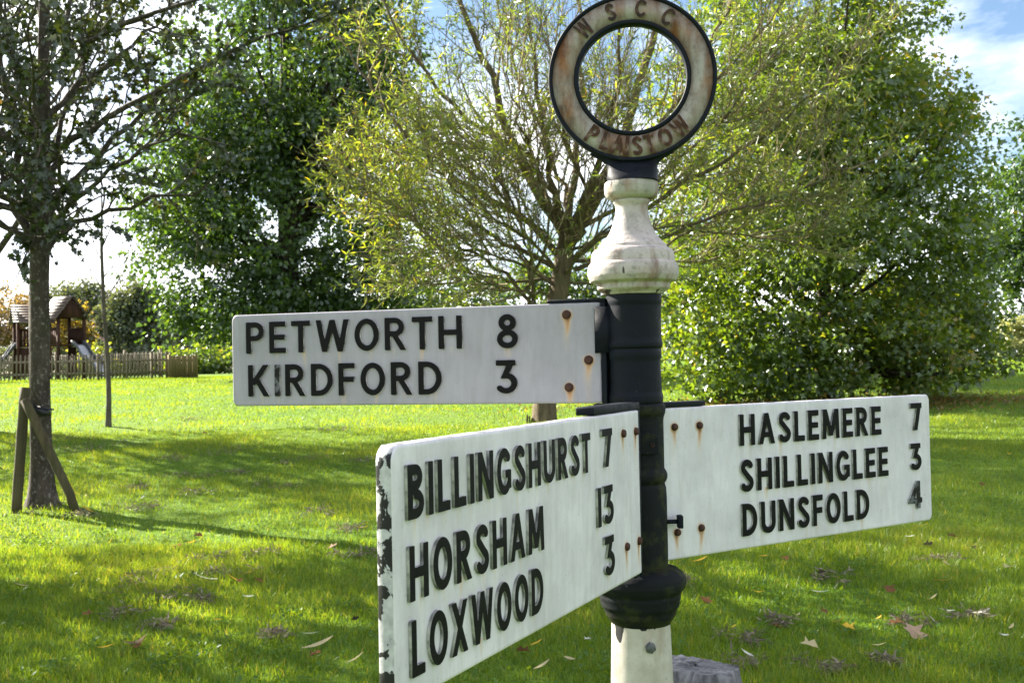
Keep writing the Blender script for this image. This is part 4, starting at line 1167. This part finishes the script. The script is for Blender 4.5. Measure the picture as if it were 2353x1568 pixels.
# ------------------------------------------------------------------ playground
pg0 = gp(140, 45.5)
PG = empty('climbing_frame', pg0, 0, 'brown wooden play towers with pitched roofs and two steel slides behind the fence', 'climbing frame')
X_ = lambda x, d=45.5: (x - CX) / FPX * d - pg0[0]
def tower(cx_, cy_, rz, wide, deep, plat, eave, ridge, nm):
    """posts, floor, side panels and a two-slope plank roof; ridge along local x"""
    Mt = np.eye(4); Mt[:2, :2] = [[math.cos(rz), -math.sin(rz)], [math.sin(rz), math.cos(rz)]]; Mt[:3, 3] = (cx_, cy_, 0)
    tf = lambda p: (np.asarray(p, float) @ Mt[:3, :3].T + Mt[:3, 3])
    for sx in (-1, 1):
        for sy in (-1, 1):
            b = MB(); b.box((sx * wide / 2 - .055, sy * deep / 2 - .055, -.1), (sx * wide / 2 + .055, sy * deep / 2 + .055, eave + .1), Mt); b.build('post', MT['play'], PG)
    b = MB(); b.box((-wide / 2, -deep / 2, plat - .06), (wide / 2, deep / 2, plat), Mt); b.build('platform', MT['play'], PG)
    for sy in (-1, 1):
        b = MB(); y = sy * (deep / 2 - .02)
        for x in np.arange(-wide / 2 + .12, wide / 2 - .06, .135): b.box((x - .055, y - .012, plat), (x + .055, y + .012, plat + .62), Mt)
        b.box((-wide / 2, y - .03, plat + .62), (wide / 2, y + .03, plat + .70), Mt)
        b.box((-wide / 2 + .05, y - .016, .15), (-wide / 2 + .55, y + .016, plat - .1), Mt)
        o = b.build('side_panel', MT['play'], PG); o['kind'] = 'stuff'
    for sx in (-1, 1):
        P0 = [(sx * (wide / 2 + .06), -deep / 2 - .05, eave), (sx * (wide / 2 + .06), deep / 2 + .05, eave), (sx * (wide / 2 + .06), 0, ridge - .02)]
        P1 = [(p[0] + .03, p[1], p[2]) for p in P0]
        b = MB(); b.add(tf(P0 + P1), [(0, 1, 4, 3), (1, 2, 5, 4), (2, 0, 3, 5)], [(0, 2, 1), (3, 4, 5)]); b.build('gable', MT['play'], PG)
    nb = 7
    for sy in (-1, 1):
        e0 = np.array([0, sy * (deep / 2 + .20), eave - .10]); e1 = np.array([0, 0, ridge])
        for k in range(nb):
            a, c = e0 + (e1 - e0) * (k / nb), e0 + (e1 - e0) * ((k + 1.12) / nb)
            nrm = np.array([0, -(e1 - e0)[2] * -sy * -1, 0])
            up = np.cross(np.array([1.0, 0, 0]), (e1 - e0)); up = up / np.linalg.norm(up); up = up * (1 if up[2] > 0 else -1)
            t0, t1 = up * .012, up * .035
            L = wide / 2 + .2
            P = [(-L, *(a + t1)[1:]), (L, *(a + t1)[1:]), (L, *(c + t0)[1:]), (-L, *(c + t0)[1:])]
            P2 = [(p[0], p[1] + up[1] * .022, p[2] + up[2] * .022) for p in P]
            b = MB(); b.hexa(tf(P + P2)); b.build('roof_plank', MT['play_roof'], PG)
    return tf
TA = tower(X_(147), 0, math.radians(-38), 1.15, 1.15, 1.45, 2.55, 3.42, 'a')
TB = tower(X_(52), .9, math.radians(32), 1.25, 1.1, 1.45, 2.45, 3.15, 'b')
# plank bridge between the towers
pa, pb = np.array([X_(75), .5, 1.45]), np.array([X_(118), .1, 1.45])
for k in range(9):
    t_ = (k + .5) / 9; c = pa + (pb - pa) * t_; c[2] -= .25 * math.sin(math.pi * t_)
    b = MB(); b.box((c[0] - .04, c[1] - .4, c[2] - .03), (c[0] + .04, c[1] + .4, c[2])); b.build('bridge_plank', MT['play'], PG)
for dy in (-.42, .42):
    b = MB(); q_ = [pa + (pb - pa) * t_ + np.array([0, dy, .7 - .18 * math.sin(math.pi * t_)]) for t_ in np.linspace(0, 1, 7)]
    b.tube(q_, .028, 6); b.build('bridge_rail', MT['play'], PG)
def slide(p0, p1, wdt, nm):
    p0, p1 = np.array(p0, float), np.array(p1, float)
    n = 18; t = np.linspace(0, 1, n)
    hz_ = (p1 - p0) * np.array([1, 1, 0]); zz = p0[2] + (p1[2] - p0[2]) * (t - .075 * np.sin(4 * math.pi * t))
    C = p0 + hz_ * t[:, None]; C[:, 2] = zz; C[-2:, 2] = p1[2]
    sd = np.cross(unit(hz_), [0, 0, 1.0]) * wdt / 2
    V = np.stack([C - sd, C + sd, C - sd - [0, 0, .03], C + sd - [0, 0, .03]], 1).reshape(-1, 3)
    q = []
    for i in range(n - 1):
        a = i * 4; c = a + 4
        q += [(a, a + 1, c + 1, c), (a + 2, c + 2, c + 3, a + 3)]
    sl = obj('slide', mesh_np('slide', V, np.array(q), smooth=True), MT['steel'], PG)
    for s in (-1, 1):
        V = np.stack([C + s * sd * 1.0 + [0, 0, .16], C + s * sd * 1.12 + [0, 0, .16], C + s * sd * 1.12 - [0, 0, .05], C + s * sd * 1.0 - [0, 0, .05]], 1).reshape(-1, 3)
        q = [(i * 4 + k, i * 4 + (k + 1) % 4, i * 4 + 4 + (k + 1) % 4, i * 4 + 4 + k) for i in range(n - 1) for k in range(4)]
        obj('slide_wall', mesh_np('slide_wall', V, np.array(q), smooth=True), MT['slide_side'], sl)
slide((X_(176, 45.0), -.45, 1.45), (X_(247, 44.2), -1.3, .12), .55, 'a')
slide((X_(26), .6, 1.45), (X_(-44), -.3, .12), .55, 'b')

# ------------------------------------------------------------------ picket fences
def box_mesh(nm, w, d, h, point=0.0, mat=None):
    b = MB()
    b.box((-w / 2, -d / 2, 0), (w / 2, d / 2, h - point))
    if point:
        b.add([(-w / 2, -d / 2, h - point), (w / 2, -d / 2, h - point), (w / 2, d / 2, h - point), (-w / 2, d / 2, h - point), (0, -d / 2, h), (0, d / 2, h)], [(1, 2, 5, 4), (0, 4, 5, 3)], [(0, 1, 4), (2, 3, 5)])
    me = mesh_np(nm, np.vstack(b.v), [np.vstack(b.q)] + ([np.vstack(b.t)] if b.t else []))
    me.materials.append(mat)
    return me
PICKETS = [box_mesh('picket', .052, .02, h, .05, MT['picket']) for h in (.90, .93, .91, .95)]
PICKETS_T = [box_mesh('picket', .052, .02, h, .05, MT['picket']) for h in (1.04, 1.08, 1.06)]
def fence(name, label, a, c, step, pk, ph, rails, seed):
    a, c = np.array(a[:2]), np.array(c[:2])
    L = np.linalg.norm(c - a); rz = math.atan2(c[1] - a[1], c[0] - a[0])
    f = empty(name, (a[0], a[1], float(gz(*a))), rz, label, 'fence', 'picket fences round the playground')
    rg = np.random.RandomState(seed)
    zb = float(gz(*a))
    zl = lambda x: float(gz(*(a + (c - a) * x / L))) - zb
    for x in np.arange(.05, L, step):
        o = obj('picket', pk[rg.randint(len(pk))], None, f)
        o.location = (x + rg.normal(0, .006), -.03, zl(x) + .05 + rg.normal(0, .006)); o.rotation_euler = (0, rg.normal(0, .015), 0)
    for h in rails:
        b = MB(); b.beam((0, .02, zl(0) + h), (L, .02, zl(L) + h), .04, .075); b.build('rail', MT['rail'], f)
    for x in np.arange(0, L + .1, 1.9):
        b = MB(); b.box((x - .045, .04, zl(x) - .1), (x + .045, .13, zl(x) + ph)); b.build('fence_post', MT['picket'], f)
    return f
fence('picket_fence', 'weathered picket fence along the near side of the playground', gp(-40, 38.0), gp(388, 41.0), .128, PICKETS, .98, (.28, .72), 1)
fence('picket_fence', 'taller picket fence along the far side of the playground', gp(-25, 50.0), gp(386, 46.5), .20, PICKETS_T, 1.22, (.32, 1.02), 2)
fence('picket_fence', 'short picket fence closing the right end of the playground', gp(388, 41.1), gp(386.5, 46.4), .135, PICKETS, 1.05, (.28, .74), 3)
# close-boarded panel at the end of the fence
ga, gc = gp(389, 40.6), gp(453, 41.4)
L = np.linalg.norm((gc - ga)[:2])
gt = empty('board_fence_panel', ga, math.atan2((gc - ga)[1], (gc - ga)[0]), 'solid close-boarded wooden panel at the right end of the picket fence', 'fence panel')
nb = 10
bm_ = box_mesh('board', L / nb - .008, .02, .82, 0, MT['gate'])
for k in range(nb):
    o = obj('board', bm_, None, gt); o.location = ((k + .5) * L / nb, -.03 + (.006 if k % 2 else 0), .04)
for h in (.18, .70):
    b = MB(); b.beam((0, .01, h), (L, .01, h), .04, .07); b.build('rail', MT['gate'], gt)
for x in (.03, L - .03):
    b = MB(); b.box((x - .045, .03, -.1), (x + .045, .12, .90)); b.build('panel_post', MT['gate'], gt)

# ------------------------------------------------------------------ tree stump at the foot of the post
st0 = np.array([.745, 4.62, 0.0]); st0[2] = float(gz(st0[0], st0[1]))
rg = np.random.RandomState(12)
K, RR = 56, 12
an = np.arange(K) * 2 * np.pi / K
outl = .195 * (1 + .07 * np.sin(2 * an + 1) + .05 * np.sin(3 * an) + .03 * np.sin(7 * an + 2) + rg.normal(0, .012, K))
rows = [(1.16, -.05), (1.06, .05), (1.0, .10), (.985, .128)]
V = [np.stack([outl * s * np.cos(an), outl * s * np.sin(an) * .82, np.full(K, z) + rg.normal(0, .004, K)], 1) for s, z in rows]
for s in np.linspace(.95, .04, RR):
    x, y = outl * s * np.cos(an), outl * s * np.sin(an) * .82
    V.append(np.stack([x, y, .156 + .014 * np.sin(y * 70 + 2 * np.sin(x * 9)) * (.4 + .6 * np.sin(x * 21 + y * 8)) - .16 * x + rg.normal(0, .003, K)], 1))
V = np.vstack(V); n = len(rows) + RR
i = np.arange(n - 1)[:, None] * K; j = np.arange(K)[None, :]; j2 = (j + 1) % K
q = np.stack([i + j, i + j2, i + K + j2, i + K + j], -1).reshape(-1, 4)
so = obj('tree_stump', mesh_np('tree_stump', V, q, smooth=True), MT['stump'])
so.location = st0; so.rotation_euler = (0, 0, .35)
tag(so, 'low weathered grey tree stump in the grass behind the post foot', 'stump')

# ------------------------------------------------------------------ grass
rg = np.random.RandomState(99)
def scatter(d0, d1, n, seed):
    r_ = np.random.RandomState(seed)
    d = np.sqrt(r_.uniform(d0 ** 2, d1 ** 2, n))
    x = d * r_.uniform(-.60, .60, n)
    return x, d
def blades(d0, d1, n, hgt, wid, seed, two, dry):
    x, y = scatter(d0, d1, n, seed)
    r_ = np.random.RandomState(seed + 1)
    # uneven sward: short and thin on some patches, tufty on others
    pat = .5 + .25 * np.sin(x * 2.3 + 1.3 * np.sin(y * 1.1)) + .25 * np.sin(y * 1.9 + 1.7 * np.sin(x * .9 + 2))
    pat = pat * .7 + .3 * (.5 + .5 * np.sin(x * 9 + 3 * np.sin(y * 5)) * np.sin(y * 8 + 2 * np.sin(x * 4)))
    z = gz(x, y)
    n = len(x)
    h = hgt * r_.uniform(.35, 1.35, n) * (.45 + .85 * pat)
    a = r_.uniform(0, 2 * np.pi, n)
    w = wid * r_.uniform(.7, 1.3, n)
    sd = np.stack([np.cos(a), np.sin(a), np.zeros(n)], 1) * w[:, None] / 2
    ln = r_.normal(0, .38, (n, 2)) * h[:, None]
    B = np.stack([x, y, z - .006], 1)
    tip = B + np.stack([ln[:, 0], ln[:, 1], h], 1)
    tint = .12 + .55 * pat + r_.normal(0, .20, n) + (r_.rand(n) < dry) * .6
    if dry < .02: tint = np.minimum(tint, .84)
    if two:
        mid = B + np.stack([ln[:, 0] * .3, ln[:, 1] * .3, h * .58], 1)
        V = np.stack([B - sd, B + sd, mid + sd * .8, mid - sd * .8, tip], 1).reshape(-1, 3)
        k = np.arange(n)[:, None] * 5
        return V, k + np.array([[0, 1, 2, 3]]), k + np.array([[3, 2, 4]]), np.repeat(tint, 5)
    V = np.stack([B - sd, B + sd, tip], 1).reshape(-1, 3)
    k = np.arange(n)[:, None] * 3
    return V, None, k + np.array([[0, 1, 2]]), np.repeat(tint, 3)
VV, QQ, TT, AA, off = [], [], [], [], 0
for args in ((1.3, 4.4, 50000, .06, .0042, 15, True, .06), (4.4, 8.5, 205000, .062, .0042, 1, True, .06), (8.5, 17, 235000, .058, .0075, 5, False, .03), (17, 46, 265000, .06, .017, 9, False, 0)):
    V, q, t, a = blades(*args)
    VV.append(V); AA.append(a)
    if q is not None: QQ.append(q + off)
    TT.append(t + off); off += len(V)
go = obj('grass', mesh_np('grass', np.vstack(VV), [np.vstack(QQ), np.vstack(TT)], {'tint': np.clip(np.concatenate(AA), 0, 1)}), MT['grass'])
tag(go, 'short green lawn grass covering the whole ground', 'grass', kind='stuff')

# dried grass cuttings lying in little heaps
CL = [(290, 1354, 60), (353, 1328, 45), (521, 1324, 70), (591, 1280, 45), (483, 1391, 50), (390, 1376, 60), (788, 1220, 45), (826, 1283, 55), (305, 1125, 40), (439, 1138, 60), (658, 1120, 55), (250, 1020, 80), (180, 1035, 60), (390, 1058, 70),
      (690, 1062, 60), (60, 1030, 60), (420, 1100, 40), (300, 1420, 50), (620, 1470, 40), (1800, 1440, 40), (2090, 1440, 40), (1690, 1480, 50), (1720, 1530, 60), (2230, 1420, 40), (1560, 1350, 40), (2150, 1290, 40), (560, 1035, 60), (140, 1010, 50),
      (170, 1190, 40), (100, 1172, 70), (330, 1172, 60), (850, 1060, 60), (560, 1090, 40), (720, 1180, 40), (470, 1290, 40), (360, 1450, 45), (2030, 1530, 40), (1900, 1330, 40), (760, 985, 60), (470, 965, 60), (1900, 1545, 40), (1440, 1390, 30)]
P, A = [], []
for x, y, wpx in CL:
    c = on_ground(x, y); wd = wpx / FPX * c[1] * .55
    nn = 110
    sub = c[:2] + rg.normal(0, 1, (5, 2)) * np.array([wd * 1.1, wd * .9]); pk_ = rg.randint(5, size=nn)
    px_, py_ = sub[pk_, 0] + rg.normal(0, wd * .45, nn), sub[pk_, 1] + rg.normal(0, wd * .45, nn)
    hgt = .030 * rg.rand(nn) + .022
    P.append(np.stack([px_, py_, gz(px_, py_) + hgt], 1)); A.append(np.stack([rg.normal(0, 1, nn), rg.normal(0, 1, nn), rg.normal(0, .35, nn)], 1))
P, A = np.vstack(P), np.vstack(A)
co = obj('grass_cuttings', leaves_mesh('grass_cuttings', P, A, .055, 'lance', rg, rg.rand(len(P)), .1, .3), MT['dry'])
tag(co, 'grey brown dried grass cuttings lying in small heaps on the lawn', 'cuttings', kind='stuff')
# brown leaf litter under the bushy maple
c = gp(1895, 20.2); n = 4200
px_, py_ = c[0] + rg.normal(0, 2.3, n), c[1] - .6 + rg.normal(0, .9, n)
P = np.stack([px_, py_, gz(px_, py_) + rg.uniform(.03, .07, n)], 1)
lo = obj('leaf_litter', leaves_mesh('leaf_litter', P, unit(rg.normal(0, 1, (n, 3)) * [1, 1, .2]), .07, 'rhomb', rg, rg.rand(n) * .7, 0, .8), MT['tan_leaf'])
tag(lo, 'brown fallen leaf litter on the ground under the bushy maple', 'leaf litter', kind='stuff')

# ------------------------------------------------------------------ fallen leaves, each its own
def flat_leaf_mat(name, a, b):
    M = Mat(name); v = M.coord('Object'); n = M.noise(v, 30, 4)
    c = M.mix(M.ramp(n, [(.35, 0.0), (.7, 1.0)]), a, b)
    d = M.node('BsdfDiffuse'); M.val(d.inputs['Color'], c)
    t = M.node('BsdfTranslucent'); M.val(t.inputs['Color'], c)
    x = M.node('MixShader'); x.inputs[0].default_value = .3
    M.l.new(d.outputs[0], x.inputs[1]); M.l.new(t.outputs[0], x.inputs[2]); M.l.new(x.outputs[0], M.out.inputs['Surface'])
    return M.m
LC = {'white': flat_leaf_mat('fallen_white', (.50, .50, .44), (.66, .66, .60)), 'yellow': flat_leaf_mat('fallen_yellow', (.42, .27, .03), (.60, .42, .07)), 'beige': flat_leaf_mat('fallen_beige', (.36, .30, .16), (.52, .46, .28)),
      'brown': flat_leaf_mat('fallen_brown', (.10, .05, .025), (.20, .105, .05)), 'pink': flat_leaf_mat('fallen_pink_brown', (.30, .20, .14), (.42, .31, .23)), 'green': flat_leaf_mat('fallen_pale_green', (.22, .27, .13), (.34, .38, .22)), 'dark': flat_leaf_mat('fallen_dark', (.022, .02, .016), (.05, .042, .03))}
def long_leaf(curl, twist, seed):
    n = 9; t = np.linspace(0, 1, n)
    w = .105 * np.sin(np.pi * np.clip(t, .02, .985)) ** .8
    bend = np.stack([t - .5, .10 * np.sin(np.pi * t) * twist, curl * (1 - np.cos((t - .5) * 2.6))], 1)
    sd = np.stack([np.zeros(n), np.cos(twist * t), .5 * np.sin(twist * 1.5 * t + seed)], 1)
    V = np.stack([bend - sd * w[:, None], bend + np.array([0, 0, -.02]), bend + sd * w[:, None]], 1).reshape(-1, 3)
    q = [(i * 3 + k, i * 3 + k + 1, i * 3 + 4 + k, i * 3 + 3 + k) for i in range(n - 1) for k in range(2)]
    return mesh_np('fallen_leaf', V, np.array(q), smooth=True)
def broad_leaf(curl, seed):
    T, F = LEAF['lobed']
    r_ = np.random.RandomState(seed)
    V = T * np.array([1, 1, 1.0]) - np.array([.5, 0, 0])
    V[:, 2] += curl * (np.abs(V[:, 1]) ** 1.3 + .5 * np.abs(V[:, 0]) ** 1.5) + r_.normal(0, .03, len(V))
    return mesh_np('fallen_leaf', V, np.array(F))
SHAPES = {(k, c): (long_leaf(.12 + .1 * v_, .3 + .5 * v_, v_) if k == 'long' else broad_leaf(.35 + .15 * v_, v_)) for v_ in (0,) for k in ('long', 'broad') for c in LC}
for (k, c), me in SHAPES.items(): me.materials.append(LC[c])
LEAVES = [(472, 1343, 'long', 'white', .16, 'long white curved leaf among the dry grass heaps'), (537, 1345, 'long', 'yellow', .09, 'curled yellow leaf just right of the long white leaf'), (590, 1349, 'broad', 'brown', .09, 'brown leaf beyond the curled yellow one in the left grass'),
          (312, 1499, 'broad', 'pink', .125, 'pinkish brown leaf near the lower left corner of the lawn'), (244, 1506, 'long', 'yellow', .095, 'small yellow leaf left of the pinkish brown leaf'), (731, 1501, 'long', 'beige', .17, 'long beige leaf left of the nearest sign arm'),
          (712, 1475, 'long', 'green', .10, 'pale green leaf just above the long beige leaf'), (816, 1536, 'long', 'beige', .10, 'beige leaf close to the tip of the nearest sign arm'), (201, 1181, 'long', 'yellow', .12, 'yellow leaf right of the slanting stake foot'),
          (197, 1149, 'long', 'beige', .085, 'beige leaf by the top side of the slanting stake foot'), (411, 1268, 'broad', 'brown', .10, 'upturned brown leaf in the middle of the left lawn'), (454, 1244, 'broad', 'brown', .08, 'small red brown leaf beyond the upturned brown one'),
          (504, 1242, 'long', 'green', .09, 'pale narrow leaf right of the small red brown leaf'), (327, 1155, 'broad', 'white', .05, 'small white leaf at the near edge of the sunlit patch'), (299, 1337, 'long', 'yellow', .10, 'yellow leaf beside the left dry grass heap'),
          (762, 1272, 'broad', 'pink', .09, 'pinkish leaf left of the upper sign arm tip'), (833, 1224, 'long', 'yellow', .10, 'yellow leaf nearest to the painted arm end'), (638, 1285, 'long', 'white', .06, 'short white upright leaf in the left lawn'),
          (50, 1360, 'long', 'beige', .10, 'beige leaf at the left edge of the lawn'), (820, 1120, 'long', 'beige', .12, 'cream leaf standing up left of the near arm'), (1885, 1376, 'long', 'white', .105, 'white leaf below the right sign arm'),
          (1607, 1302, 'long', 'yellow', .12, 'orange yellow leaf near the right of the black moulding'), (1754, 1292, 'long', 'yellow', .06, 'short yellow leaf under the lower edge of the right arm'), (1806, 1300, 'broad', 'brown', .08, 'brown leaf under the middle of the right arm'),
          (2179, 1312, 'long', 'beige', .13, 'thin beige leaf in the right lawn'), (2169, 1350, 'long', 'yellow', .12, 'tilted orange yellow leaf in the right lawn'), (2097, 1472, 'broad', 'pink', .13, 'large pinkish leaf in the right foreground'),
          (1951, 1462, 'broad', 'yellow', .07, 'round bright yellow leaf in the right foreground'), (1857, 1503, 'broad', 'beige', .09, 'folded tan leaf right of the stump'), (2255, 1426, 'long', 'white', .12, 'curved white leaf near the right edge'),
          (1892, 1424, 'broad', 'brown', .05, 'tiny brown leaf above the round yellow one'), (1834, 1431, 'long', 'beige', .09, 'cream leaf left of the tiny brown one'), (2117, 1220, 'long', 'yellow', .11, 'yellow leaf below the tip of the right arm'),
          (2186, 1246, 'broad', 'brown', .09, 'rust brown leaf right of the arm tip'), (2318, 1320, 'broad', 'beige', .08, 'tan leaf at the right edge'), (1782, 1459, 'broad', 'brown', .06, 'upright red brown leaf right of the post'),
          (1245, 1553, 'long', 'beige', .09, 'beige leaf left of the white shaft foot'), (1350, 1490, 'broad', 'white', .05, 'small white leaf just left of the white shaft')]
def put_leaf(x, y, kind, colr, size, label, group=None):
    p = on_ground(x, y)
    o = obj('fallen_leaf', SHAPES[(kind, colr)], None)
    o.location = (p[0], p[1], p[2] + .048); o.scale = (size, size, size)
    o.rotation_euler = (rg.normal(0, .3), rg.normal(0, .3) - (.25 if kind == 'broad' else 0), rg.normal(0, .5) if kind == 'long' else rg.uniform(0, 6))
    tag(o, label, 'leaf', group or 'fallen leaves on the lawn')
for a in LEAVES: put_leaf(*a)
NAMES = {'yellow': 'yellow', 'beige': 'beige', 'brown': 'brown', 'dark': 'dark', 'white': 'whitish'}
ORD = 'first second third fourth fifth sixth seventh eighth ninth tenth eleventh twelfth thirteenth fourteenth fifteenth sixteenth seventeenth eighteenth'.split()
for c, cnt in (('yellow', 18), ('beige', 14), ('brown', 18), ('dark', 8), ('white', 10)):
    for k, x in enumerate(np.sort(rg.uniform(0, 2352, cnt))):
        y = 985 + 570 * rg.rand() ** .85
        put_leaf(x, y, 'long' if c in ('yellow', 'beige', 'white') else 'broad', c, rg.uniform(.045, .09), '%s from the left of the small %s leaves half sunk in the grass' % (ORD[k], NAMES[c]), 'small %s leaves scattered in the grass' % NAMES[c])
# low clover and weeds in the sward
P = []
for k in range(90):
    c = on_ground(rg.uniform(0, 2352), 1030 + 530 * rg.rand()); wd = rg.uniform(.06, .2)
    nn = rg.randint(40, 110)
    x, y = c[0] + rg.normal(0, wd, nn), c[1] + rg.normal(0, wd, nn)
    P.append(np.stack([x, y, gz(x, y) + rg.uniform(.03, .05, nn)], 1))
P = np.vstack(P)
tag(obj('clover', leaves_mesh('clover', P, unit(rg.normal(0, 1, (len(P), 3)) * [1, 1, .2]), .03, 'rhomb', rg, rg.rand(len(P)) * .3, 0, .85), MT['grass']), 'patches of low clover and weeds in the lawn', 'clover', kind='stuff')
